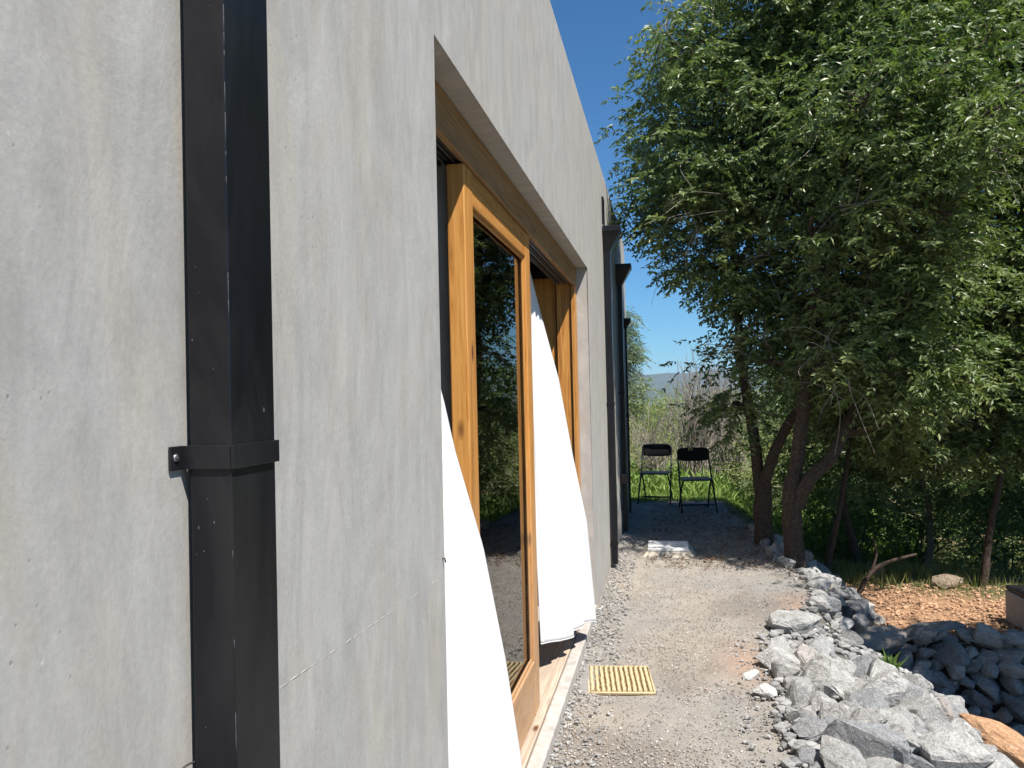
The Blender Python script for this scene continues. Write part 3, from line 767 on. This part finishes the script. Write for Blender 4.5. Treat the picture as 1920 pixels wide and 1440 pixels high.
# single stones that one can point to
def lone(me_seed, loc, size, sc, rz, mat_, label, tilt=(0, 0), **kw):
    me = rock_mesh(me_seed, **kw); me.materials.append(mat_)
    o = link('rock', me, None); o.location = loc; o.scale = (size * sc[0], size * sc[1], size * sc[2]); o.rotation_euler = (tilt[0], tilt[1], rz)
    return tag(o, label, 'rock')
lone(101, (1.31, 5.47, .055), .33, (1.05, .85, .62), .2, M['rock'], 'flat grey rock resting on the gravel at the head of the pile', tilt=(.12, -.05), n=20, bev=.03)
lone(102, (.955, 4.50, .03), .105, (1.1, .8, .8), .8, M['whiterock'], 'small white stone on the gravel, farther of the white pair')
lone(103, (.99, 4.24, .04), .13, (1.1, .9, .9), 2.1, M['whiterock'], 'white stone on the gravel edge, nearer of the white pair')
lone(112, (2.17, 4.42, float(H(2.17, 4.42)) + .17), .40, (1.0, .55, .5), -.85, M['orangerock'], 'long orange sandstone rock lying among the grey ones', tilt=(.08, .22), n=34, bev=.06)
lone(105, (3.35, 8.95, -.45), .30, (1.2, .9, .8), .4, M['tanrock'], 'brown field rock in grass behind the dirt terrace, right one')
lone(106, (2.72, 9.25, -.42), .24, (1, .9, 1.0), 1.4, M['tanrock'], 'upright brown rock in grass behind the dirt terrace, left one')

# grey box at the right
bx = empty('storage_box', (3.72, 7.40, -.5), math.radians(4)); tag(bx, 'grey fibre cement box with a dark lid at the right edge of the terrace', 'box')
b = MB(); b.box((-.28, -.33, 0), (.28, .33, .275), bev=.006); b.build('body', M['box'], bx)
b = MB(); b.box((-.27, -.24, .276), (.295, .345, .315), bev=.01); b.build('lid', M['plastic'], bx)
b = MB(); b.box((-.272, -.322, .276), (.27, -.25, .283), bev=.002); b.build('rim', M['lid'], bx)

# ------------------------------------------------------------------ leaves and trees
def leaf_arrays(P, D, Nn, L, W_, tint):
    """rhombic leaflets folded on the midrib. P base, D direction, Nn side vector hint"""
    side = np.cross(D, Nn); side /= np.linalg.norm(side, axis=1)[:, None] + 1e-9
    up = np.cross(side, D)
    k = len(P); V = np.empty((k, 4, 3))
    V[:, 0] = P; V[:, 2] = P + D * L[:, None]
    mid = P + D * (L * .42)[:, None]
    V[:, 1] = mid + side * (W_ / 2)[:, None] + up * (W_ * .18)[:, None]
    V[:, 3] = mid - side * (W_ / 2)[:, None] + up * (W_ * .18)[:, None]
    i = np.arange(k)[:, None] * 4
    Fc = np.concatenate([i + np.array([[0, 1, 2]]), i + np.array([[0, 2, 3]])], 1).reshape(-1, 3)
    return V.reshape(-1, 3), Fc, np.repeat(tint, 4, 0)

def unit(n, r): v = r.normal(size=(n, 3)); return v / np.linalg.norm(v, axis=1)[:, None]

def pinnate_crown(centres, crad, r, sprays=9, pairs=6, L=.066, W_=.026, rach=.24, droop=.6, c0=(.060, .105, .034), c1=(.205, .245, .085)):
    """each cluster: sprays of drooping pinnate leaves"""
    nC = len(centres); n = nC * sprays
    cen = np.repeat(centres, sprays, 0)
    out = unit(n, r); out[:, 2] = out[:, 2] * .6
    base = cen + out * crad * r.uniform(.1, 1.0, (n, 1))
    d = out * np.array([1, 1, .4]) + r.normal(0, .35, (n, 3)); d[:, 2] -= droop * .35
    d /= np.linalg.norm(d, axis=1)[:, None]
    Ps, Ds, Ns, Ti = [], [], [], []
    ln = rach * r.uniform(.6, 1.15, n)
    cl = np.repeat(r.uniform(0, 1, nC), sprays); cshade = np.clip(cl * .6 + r.uniform(0, .55, n), 0, 1)[:, None]; d += r.normal(0, .18, d.shape); d /= np.linalg.norm(d, axis=1)[:, None]
    tcol = np.array(c0) * (1 - cshade) + np.array(c1) * cshade
    hor = np.cross(d, np.array([0, 0, 1.0])); hor /= np.linalg.norm(hor, axis=1)[:, None] + 1e-9
    for q in range(pairs):
        t_ = (q + .8) / pairs
        p = base + d * (ln * t_)[:, None] + np.array([0, 0, -1.0]) * (ln * t_ * t_ * .35 * droop)[:, None]
        dd = d + np.array([0, 0, -1.0]) * (t_ * .7 * droop)
        for s in (-1, 1):
            ld = dd * .55 + hor * s * .9 + r.normal(0, .38, (n, 3)); ld[:, 2] -= .4 * droop
            ld /= np.linalg.norm(ld, axis=1)[:, None]
            Ps.append(p); Ds.append(ld); Ns.append(unit(n, r) * .9 + np.array([0, 0, .7])); Ti.append(tcol * r.uniform(.75, 1.25, (n, 1)))
    P = np.vstack(Ps); D = np.vstack(Ds); Nn = np.vstack(Ns); T = np.vstack(Ti)
    k = len(P)
    return leaf_arrays(P, D, Nn, L * r.uniform(.7, 1.25, k), W_ * r.uniform(.8, 1.2, k), T)

def in_lobes(lobes, n, r, shell=.55):
    vol = np.array([l[3] * l[4] * l[5] for l in lobes]) * np.array([l[6] if len(l) > 6 else 1 for l in lobes]); pick = r.choice(len(lobes), n, p=vol / vol.sum())
    u = unit(n, r); rad = (shell + (1 - shell) * r.random(n)) if shell > 0 else r.random(n) ** (1 / 3)
    rad = np.where(r.random(n) < .35, r.random(n) ** .5, rad)
    Lb = np.array([l[:6] for l in lobes])[pick]
    wob = 1 + .16 * np.sin(u[:, 0] * 5 + Lb[:, 0] * 9) * np.cos(u[:, 2] * 6 + Lb[:, 2] * 5)
    return Lb[:, :3] + u * (rad * wob)[:, None] * Lb[:, 3:6], pick

def join_tubes(paths, n=7):
    Vs, Fs, o = [], [], 0
    for pts, r in paths:
        V, Fc = tube_np(pts, r, n); Vs.append(V); Fs.append(Fc + o); o += len(V)
    return np.vstack(Vs), np.vstack(Fs)

def taper(k, a, b): return list(np.linspace(a, b, k))

def big_tree(name, trunks, lobes, nclus, label, seed, cat='tree', group=None, mat_bark='bark', twigs=30, **kw):
    r = np.random.default_rng(seed); base = trunks[0][0][0]
    root = empty(name, base); tag(root, label, cat, group)
    B = np.array(base)
    tv = []
    skel = []
    for pts, r0, r1 in trunks:
        sp = smooth_path(pts, 6); sp = [tuple(np.array(p) + (r.normal(0, .0025, 3) if 0 < i else 0)) for i, p in enumerate(sp)]
        rr = taper(len(sp), r0, r1); tv.append((np.array(sp) - B, rr)); skel += [(np.array(p), q) for p, q in zip(sp, rr)]
    # root flare
    p0, rr0 = tv[0]; rr0[0] *= 1.35; rr0[1] *= 1.15
    V, Fc = join_tubes(tv, 12)
    nzv = np.array([mnoise.noise(Vector(v * 9.0)) for v in V]); V = V + (V - V.mean(0)) * 0 + np.stack([nzv, np.roll(nzv, 3), nzv * 0], -1) * .008
    link('trunk', fast_mesh('trunk', V, Fc, None, True), M[mat_bark], root)
    C, pick = in_lobes(lobes, nclus, r)
    sk = np.array([s[0] for s in skel]); skr = np.array([s[1] for s in skel])
    # limbs: from skeleton to lobe centres, then to clusters
    br = []; nodes = []
    for l in lobes:
        c = np.array(l[:3]); up = sk[:, 2] < c[2] + .1
        dd = np.linalg.norm(sk - c, axis=1) + (~up) * 5; i = int(np.argmin(dd + .3 * (c[2] - sk[:, 2] < 0)))
        a = sk[i]; m1 = a * .55 + c * .45 + np.array([0, 0, .08]) + r.normal(0, .05, 3); pts = smooth_path([a, m1, c, c + (c - a) * .35 + r.normal(0, .1, 3)], 5)
        rr = taper(len(pts), min(skr[i] * .75, .045), .008); br.append((np.array(pts) - B, rr)); nodes += [np.array(p) for p in pts[3:]]
    nodes = np.array(nodes)
    for c in C[::2]:
        i = int(np.argmin(np.linalg.norm(nodes - c, axis=1))); a = nodes[i]; ln = np.linalg.norm(c - a)
        m1 = (a + c) / 2 + r.normal(0, .07, 3) * ln + np.array([0, 0, .12 * ln]); br.append((np.array([a, m1, c]) - B, [.0075, .005, .0025]))
    V, Fc = join_tubes(br, 5); o = link('branches', fast_mesh('branches', V, Fc, None, True), M[mat_bark], root); o['kind'] = 'stuff'
    V, Fc, T = pinnate_crown(C - B, kw.pop('crad', .33), r, **kw)
    o = link('crown', fast_mesh('crown', V, Fc, T), M['leaf'], root)
    if twigs:
        tw = []
        for _ in range(twigs):
            l = lobes[r.integers(len(lobes))]; u = unit(1, r)[0]; u[1] = -abs(u[1]); c = np.array(l[:3]) + u * np.array(l[3:6]) * r.uniform(.75, 1.0)
            for __ in range(r.integers(2, 5)):
                d = unit(1, r)[0] * np.array([1, .4, .7]) + u * np.array([.8, .6, .3]); d /= np.linalg.norm(d); ln = r.uniform(.15, .5); bend = r.normal(0, .10, 3) * ln
                tw.append((np.array(smooth_path([c - d * .1, c + d * ln * .45 + bend, c + d * ln + np.array([0, 0, -.22 * ln])], 4)) - B + 0.0, taper(9, .004, .0012)))
        V, Fc = join_tubes(tw, 4); tag(link('bare_twigs', fast_mesh('bare_twigs', V, Fc, None, True), M['twig'], root), kind='stuff')
    return root

T1 = [([(1.47, 8.5, -.12), (1.47, 8.5, .33), (1.48, 8.5, .66)], .100, .085),
      ([(1.45, 8.5, .55), (1.41, 8.5, 1.05), (1.34, 8.5, 1.54), (1.29, 8.52, 2.04), (1.28, 8.5, 2.38), (1.26, 8.5, 2.88), (1.2, 8.5, 3.44), (1.08, 8.5, 4.1), (1.15, 8.5, 4.9)], .062, .02),
      ([(1.48, 8.48, .58), (1.55, 8.4, .85), (1.71, 8.4, 1.21), (1.9, 8.4, 1.46), (2.16, 8.4, 1.84), (2.28, 8.5, 2.5), (2.1, 8.6, 3.6), (1.9, 8.6, 4.9)], .062, .02)]
L1 = [(1.15, 8.5, 4.25, .95, 1.2, 1.0), (.80, 8.3, 3.45, .62, .9, .65), (1.85, 8.2, 5.45, .95, .95, .95), (.88, 8.2, 5.05, .42, .6, .42), (1.15, 8.4, 2.85, .55, .7, .42),
      (1.7, 8.6, 2.5, .6, .7, .5, 1.3), (1.95, 8.5, 1.75, .45, .5, .4, 1.2), (2.0, 8.6, 4.6, .8, .9, .9), (1.85, 8.2, 3.6, .7, .9, .8), (1.18, 8.5, 1.40, .30, .4, .36, 1.3), (1.25, 8.4, 2.05, .45, .4, .22, .5), (2.4, 8.2, 6.1, .8, .8, .6)]
big_tree('leafy_tree', T1, L1, 1150, 'tall leafy tree with forked brown trunk next to the chairs', 5, twigs=46)
T2 = [([(1.66, 7.7, -.15), (1.64, 7.7, .45), (1.67, 7.7, .78)], .095, .082),
      ([(1.65, 7.7, .62), (1.73, 7.7, 1.14), (1.79, 7.7, 1.54), (1.85, 7.7, 1.93), (1.93, 7.75, 2.52), (2.07, 7.8, 3.21), (2.3, 7.9, 4.2), (2.6, 8, 5.2)], .07, .02),
      ([(1.68, 7.68, .50), (1.79, 7.6, .76), (1.96, 7.6, .93), (2.11, 7.65, 1.19), (2.3, 7.8, 1.53), (2.7, 8.1, 2.09), (3.1, 8.5, 2.75), (3.5, 8.8, 3.8)], .065, .022)]
L2 = [(2.6, 8.0, 4.6, 1.05, 1.1, 1.3), (3.6, 8.9, 3.6, 1.2, 1.2, 1.2), (2.45, 8.0, 2.75, .85, .95, .8), (3.5, 8.9, 2.3, 1.05, 1.0, .75), (4.8, 9.0, 4.6, 1.1, 1.1, 1.4), (4.7, 9.1, 2.7, 1.0, 1.0, 1.1),
      (3.7, 8.3, 5.6, 1.25, .9, 1.0), (2.6, 6.9, 3.0, .55, .5, .6, 1.2), (1.75, 6.95, 2.95, .42, .38, .42, .55), (2.1, 6.6, 3.8, .5, .42, .5), (2.2, 7.25, 1.75, .5, .33, .38, 1.6), (2.85, 7.45, 1.7, .5, .33, .36, 1.6), (5.4, 7.95, 4.6, .8, .5, .7, 1.2), (6.0, 7.5, 5.2, .8, .6, .7, 1.2), (5.9, 8.2, 3.4, .8, .6, .8, 1.2), (1.3, 8.1, 1.9, .34, .28, .28, .8), (1.75, 7.9, 2.0, .42, .3, .36, 1.4), (2.75, 7.0, 4.1, .6, .5, .7), (2.2, 7.1, 3.6, .5, .5, .6), (2.9, 6.5, 3.6, .5, .45, .5, 1.2), (2.45, 7.3, 2.3, .5, .45, .45, 1.2), (2.55, 8.3, 1.75, .65, .75, .5), (3.4, 9.3, 1.35, .8, .8, .5), (4.4, 9.3, 1.45, .8, .9, .55), (5.3, 9.0, 3.3, .8, 1.0, 1.1), (2.75, 8.7, 1.35, .6, .6, .45, 1.6), (3.5, 9.4, 1.15, .9, .7, .5, 1.6), (4.5, 9.4, 1.2, .9, .7, .5, 1.6), (5.3, 9.2, 1.6, .8, .8, .7, 1.3), (2.35, 8.1, 2.1, .6, .7, .5, 1.5)]
big_tree('leafy_tree', T2, L2, 3500, 'broad dark leafy tree with two leaning stems above the stone edging', 6, twigs=70)
# tree just right of the frame whose crown shades the stacked stones
T3 = [([(5.6, 4.6, -1.4), (5.5, 4.7, .4), (5.3, 4.9, 1.8), (5.0, 5.0, 3.2)], .12, .04)]
L3 = [(4.65, 5.0, 3.25, .75, .75, .6), (5.3, 4.7, 3.6, .9, .8, .8), (5.5, 5.3, 2.9, .8, .6, .6), (6.3, 5.0, 3.6, .9, .9, .9), (3.65, 5.15, 3.6, .45, .32, .35, 1.3), (4.1, 5.0, 3.3, .45, .4, .4, 1.3)]
big_tree('leafy_tree', T3, L3, 560, 'leafy tree standing just right of the picture by the rock pile', 9, twigs=0)

# thin trees of the thicket behind the terrace
def small_tree(base, pts, r0, lobes, nclus, label, seed, mat_bark='bark', **kw):
    return big_tree('thicket_tree', [(pts, r0, r0 * .4)], lobes, nclus, label, seed, 'tree', 'thin trees of the thicket behind the terrace', mat_bark, 0, **kw)
small_tree(0, [(2.13, 9.07, -.56), (2.24, 9.07, -.1), (2.33, 9.07, .31), (2.42, 9.1, .75), (2.5, 9.2, 1.3)], .042, [(2.6, 9.5, 1.6, .6, .6, .5)], 60, 'slim dark leaning tree beside the green fern bush', 21)
small_tree(0, [(2.72, 10, -.62), (2.63, 10, -.14), (2.55, 10, .31), (2.62, 10, .75), (2.7, 10, 1.4)], .05, [(2.9, 10.1, 1.4, .7, .6, .6), (2.8, 10.2, .55, .45, .4, .3)], 110, 'thin crooked tree behind the broken leaning branch', 22)
small_tree(0, [(3.67, 8.95, -.6), (3.74, 8.97, -.08), (3.85, 9.0, .42), (3.95, 9.0, .95), (4.0, 9.1, 1.6)], .045, [(4.1, 9.2, 1.7, .6, .6, .5)], 60, 'straight thin tree rising behind the grey storage box', 23)
small_tree(0, [(3.72, 11, -1.0), (3.79, 11, -.43), (3.78, 11, .04), (3.72, 11, .45), (3.8, 11, 1.2)], .05, [(3.9, 11.1, 1.1, .9, .6, .6), (3.6, 11, .3, .5, .4, .3)], 130, 'pale stemmed thin tree in the middle of the dark thicket', 24, 'palebark')
small_tree(0, [(4.75, 10.6, -1.0), (4.8, 10.6, -.3), (4.7, 10.7, .4), (4.9, 10.7, 1.2)], .05, [(4.9, 10.7, 1.0, .8, .6, .6), (4.6, 10.8, .2, .6, .4, .4)], 130, 'thin tree at the right end of the thicket', 25)
small_tree(0, [(3.1, 12.2, -1.0), (3.05, 12.2, 0), (3.2, 12.2, 1)], .05, [(3.2, 12.4, 1.3, 1.1, .6, .8), (2.5, 12.6, .7, .8, .5, .5)], 150, 'thin tree deep in the thicket, left of its pale stems', 26)

# fallen stump and leaning broken branch
st = empty('broken_branch', (2.35, 8.5, -.55)); tag(st, 'broken brown branch leaning out of the bank beside the orange dirt', 'branch')
B = np.array((2.35, 8.5, -.55))
V, Fc = join_tubes([(np.array(smooth_path([(2.33, 8.5, -.58), (2.48, 8.5, -.29), (2.66, 8.52, -.17), (2.95, 8.6, -.10)], 5)) - B, taper(16, .030, .012)), (np.array([(2.5, 8.5, -.27), (2.55, 8.5, -.1), (2.53, 8.5, .08)]) - B, [.018, .013, .007])], 8)
link('limb', fast_mesh('limb', V, Fc, None, True), M['bark'], st)

# shrubs
def shrub(name, loc, lobes, n, label, seed, c0, c1, group=None, cat='shrub', stems=7, L=.05, W_=.02, leaf='weed', pinn=False, droop=.3, crad=.13):
    r = np.random.default_rng(seed); B = np.array(loc); root = empty(name, tuple(loc)); tag(root, label, cat, group)
    C, _ = in_lobes(lobes, n, r, .4)
    V, Fc, T = pinnate_crown(C - B, crad, r, sprays=7, pairs=5 if pinn else 4, L=L, W_=W_, rach=.2, droop=droop, c0=c0, c1=c1)
    link('foliage', fast_mesh('foliage', V, Fc, T), M[leaf], root)
    br = []
    for k in range(stems):
        c = C[r.integers(len(C))]; a = B + r.normal(0, .06, 3) * np.array([1, 1, 0]); br.append((np.array([a, (a + c) / 2 + r.normal(0, .05, 3), c]) - B, [.013, .009, .004]))
    V, Fc = join_tubes(br, 5); tag(link('stems', fast_mesh('stems', V, Fc, None, True), M['bark'], root), kind='stuff')
    return root
G0, G1 = (.055, .105, .020), (.13, .20, .045)
shrub('fern_bush', (2.85, 12.2, -.9), [(2.85, 12.2, -.3, .45, .35, .55), (2.65, 12.3, .2, .42, .35, .35)], 130, 'bright green ferny bush behind the tree roots', 31, G0, (.17, .27, .055))
shrub('green_shrub', (2.95, 11.3, -.9), [(2.95, 11.3, -.2, .5, .4, .5), (3.2, 11.4, .3, .4, .4, .4)], 80, 'green shrub with gaps left of the pale stemmed tree', 32, G0, G1)
shrub('green_shrub', (4.35, 10.3, -.95), [(4.35, 10.3, -.3, .6, .4, .5), (4.6, 10.3, .1, .5, .4, .4)], 110, 'loose mid green shrub behind the grey storage box', 33, (.05, .10, .03), (.12, .20, .07))
shrub('green_shrub', (5.5, 10.2, -.95), [(5.5, 10.2, -.3, .7, .4, .6), (5.8, 10.4, .5, .7, .4, .6)], 120, 'leafy green shrub at the right edge of the thicket', 34, (.05, .09, .03), (.11, .17, .06))
shrub('green_shrub', (3.9, 12.0, -1.0), [(3.9, 12.0, -.4, .8, .3, .5), (4.6, 12.2, 0.1, .8, .3, .6)], 130, 'dim green shrub deep behind the pale stems', 35, G0, (.09, .14, .04))
# thicket further back: reads as one mass
r = np.random.default_rng(41)
Lb = [(x, 12.9 + .4 * math.sin(x * 4), -.75, .6, .45, .45) for x in np.arange(2.5, 8, .7)] + [(x, 11.9 + .3 * math.sin(x * 5), -.45 + .2 * math.sin(x * 2.3), .45, .35, .45, 1.3) for x in np.arange(3.2, 7.5, .9)] + [(x, 15 + .5 * math.sin(x * 3), -.2 + .3 * math.sin(x * 1.7), .9, .7, 1.3) for x in np.arange(2.1, 14, 1.1)] + [(x, 18, 1.8, 1.3, 1, 1.5) for x in np.arange(3.4, 18, 1.8)]
Lb = [l if len(l) > 6 else l + (1,) for l in Lb]
C, _ = in_lobes(Lb, 2300, r, .3)
V, Fc, T = pinnate_crown(C, .28, r, sprays=7, pairs=4, L=.085, W_=.036, rach=.28, c0=(.055, .10, .026), c1=(.15, .215, .06))
tag(link('far_thicket', fast_mesh('far_thicket', V, Fc, T), M['leaf']), 'dense green thicket filling the background below the tree crowns', kind='stuff')
# scrub slope behind the chairs
r = np.random.default_rng(42)
Lb = [(x, 15.5 + 1.5 * math.sin(x * 2.1), .2, .8, 1.0, .75 + .25 * math.sin(x * 3.3)) for x in np.arange(-1.8, 3.6, .55)] + [(x, 19, .8, 1.1, 1, 1.0) for x in np.arange(-3, 5, .9)] + [(x, 24, .7, 1.6, 1.4, 1.1) for x in np.arange(-4, 8, 1.3)]
C, _ = in_lobes(Lb, 1700, r, .3)
V, Fc, T = pinnate_crown(C, .22, r, sprays=7, pairs=4, L=.075, W_=.022, rach=.22, droop=-.2, c0=(.15, .19, .06), c1=(.31, .34, .14))
tag(link('scrub', fast_mesh('scrub', V, Fc, T), M['weed']), 'pale green scrub covering the slope behind the chairs', kind='stuff')

# bare brush
def bare_brush(loc, n, h, spread, label, seed):
    r = np.random.default_rng(seed); root = empty('bare_shrub', loc); tag(root, label, 'shrub', 'leafless grey shrubs behind the chairs')
    tw = []
    for k in range(n):
        a = r.uniform(0, 6.28); s = r.uniform(0, spread); p0 = np.array([r.normal(0, .12), r.normal(0, .12), -.05]); hh = h * r.uniform(.55, 1)
        tip = np.array([math.cos(a) * s, math.sin(a) * s, hh]); mid = (p0 + tip) / 2 + r.normal(0, .06, 3)
        tw.append((np.array([p0, mid, tip]), [.012, .008, .003]))
        for q in range(6):
            t_ = r.uniform(.3, .95); b0 = mid * (1 - abs(2 * t_ - 1)) + (tip if t_ > .5 else p0) * abs(2 * t_ - 1); d = (tip - mid) * .5 + r.normal(0, .16, 3); d[2] = abs(d[2])
            tw.append((np.array([b0, b0 + d * .5 + r.normal(0, .02, 3), b0 + d]), [.006, .0045, .002]))
    V, Fc = join_tubes(tw, 4); tag(link('branches', fast_mesh('branches', V, Fc, None, True), M['twig'], root), kind='stuff')
bare_brush((.95, 14.2, -.3), 60, 2.3, .75, 'leafless greyish pink shrub rising behind the right chair', 51)
bare_brush((.25, 14.0, -.3), 34, 1.5, .6, 'low leafless shrub behind the left chair', 52)
bare_brush((1.6, 15.2, -.4), 45, 2.4, .7, 'leafless shrub half hidden by the forked tree trunk', 53)

# pale tree past the end of the house
big_tree('willow_tree', [([(-1.2, 20, -.6), (-1.15, 20, 1), (-1.2, 20, 2.6), (-1.1, 20, 3.6)], .10, .03)],
         [(-1.0, 20, 2.9, .95, .9, .95), (-.65, 20, 2.2, .6, .7, .6), (-1.3, 20, 3.6, .8, .7, .6), (-.5, 19.8, 1.5, .5, .6, .6)], 380, 'pale grey green tree showing past the end of the house', 61, 'tree', None, 'palebark', 0,
         L=.09, W_=.02, crad=.22, c0=(.11, .15, .09), c1=(.24, .29, .20))

# grass and weeds
def blades(n, x, y, h0, h1, seed, c0, c1, wdt=.008):
    r = np.random.default_rng(seed); z = H(x, y); P = np.stack([x, y, z - .01], -1)
    D = np.stack([r.normal(0, .35, n), r.normal(0, .35, n), np.ones(n)], -1); D /= np.linalg.norm(D, axis=1)[:, None]
    k = r.random(n)[:, None]; return leaf_arrays(P, D, unit(n, r) * np.array([1, 1, .1]), r.uniform(h0, h1, n), np.full(n, wdt) * r.uniform(.7, 1.4, n), np.array(c0) * (1 - k) + np.array(c1) * k)
n = 46000
x = rng.uniform(-1.2, 4.2, n); y = 11.5 + 5.5 * rng.random(n) ** 1.2; k = (fbm(x * 4, y * 4, 3) + rng.normal(0, .4, n) > -.5) & ((x < 2.2) | (y > 12.3)); x, y = x[k], y[k]
tall = sstep(12.0, 13.0, y)
r = np.random.default_rng(71); n = len(x); z = H(x, y)
P = np.stack([x, y, z + r.random(n) * .45 * tall * r.random(n)], -1); D = np.stack([r.normal(0, .6, n), r.normal(0, .6, n), np.full(n, .8)], -1); D /= np.linalg.norm(D, axis=1)[:, None]
k = r.random(n)[:, None]; V, Fc, T = leaf_arrays(P, D, unit(n, r), (.06 + .10 * tall) * r.uniform(.7, 1.5, n), (.014 + .018 * tall) * r.uniform(.7, 1.4, n), np.array((.13, .21, .04)) * (1 - k) + np.array((.27, .36, .10)) * k)
tag(link('weeds', fast_mesh('weeds', V, Fc, T), M['weed']), 'bright green weeds growing past the end of the path', kind='stuff')
n = 44000
x = rng.uniform(1.7, 6.5, n); y = rng.uniform(8.3, 13.5, n)
k = (y > 8.75 - .22 * (x - 2.6) * 0 + .15 * rng.normal(0, 1, n)) & (fbm(x * 3, y * 3, 13) + rng.normal(0, .5, n) > -.1); x, y = x[k], y[k]
V, Fc, T = blades(len(x), x, y, .05, .22, 72, (.12, .15, .04), (.28, .27, .11), .009)
tag(link('grass', fast_mesh('grass', V, Fc, T), M['weed']), 'short dry grass bordering the orange dirt terrace', kind='stuff')
# small plant growing in the pile
n = 60
pp = empty('rock_plant', (1.80, 5.08, float(H(1.8, 5.08)) + .05)); tag(pp, 'small green plant growing from a gap in the rock pile', 'plant')
r = np.random.default_rng(81); D = unit(n, r); D[:, 2] = np.abs(D[:, 2]) + .4; D /= np.linalg.norm(D, axis=1)[:, None]
V, Fc, T = leaf_arrays(r.normal(0, .02, (n, 3)), D, unit(n, r), r.uniform(.05, .14, n), np.full(n, .016), np.array([[.09, .15, .03]]) * r.uniform(.7, 1.5, (n, 1)))
link('leaves', fast_mesh('leaves', V, Fc, T), M['weed'], pp)
# fallen leaves under the trees
n = 1500
x = rng.uniform(.3, 1.6, n); y = rng.uniform(7.2, 11.2, n)
k = x < edge(y); x, y = x[k], y[k]; n = len(x)
r = np.random.default_rng(82); D = unit(n, r) * np.array([1, 1, .15]); D /= np.linalg.norm(D, axis=1)[:, None]
V, Fc, T = leaf_arrays(np.stack([x, y, H(x, y) + .02], -1), D, np.array([[0, 0, 1.0]]) + r.normal(0, .3, (n, 3)), r.uniform(.03, .07, n), r.uniform(.012, .022, n), np.array([[.16, .085, .05]]) * r.uniform(.5, 1.4, (n, 1)))
tag(link('leaf_litter', fast_mesh('leaf_litter', V, Fc, T), M['weed']), 'dry brown leaves fallen on the path under the trees', kind='stuff')

# ------------------------------------------------------------------ air
hz = MB(); hz.box((-6100, -3100, -75), (6100, 7100, 190))
hm = bpy.data.materials.new('haze'); hm.use_nodes = True; hn = hm.node_tree; hn.nodes.remove(hn.nodes['Principled BSDF'])
pv = hn.nodes.new('ShaderNodeVolumePrincipled'); pv.inputs['Density'].default_value = 0.00014; pv.inputs['Color'].default_value = (.58, .78, 1, 1)
hn.links.new(pv.outputs[0], hn.nodes['Material Output'].inputs['Volume'])
tag(hz.build('haze', hm), 'thin blue haze over the valley', kind='stuff')
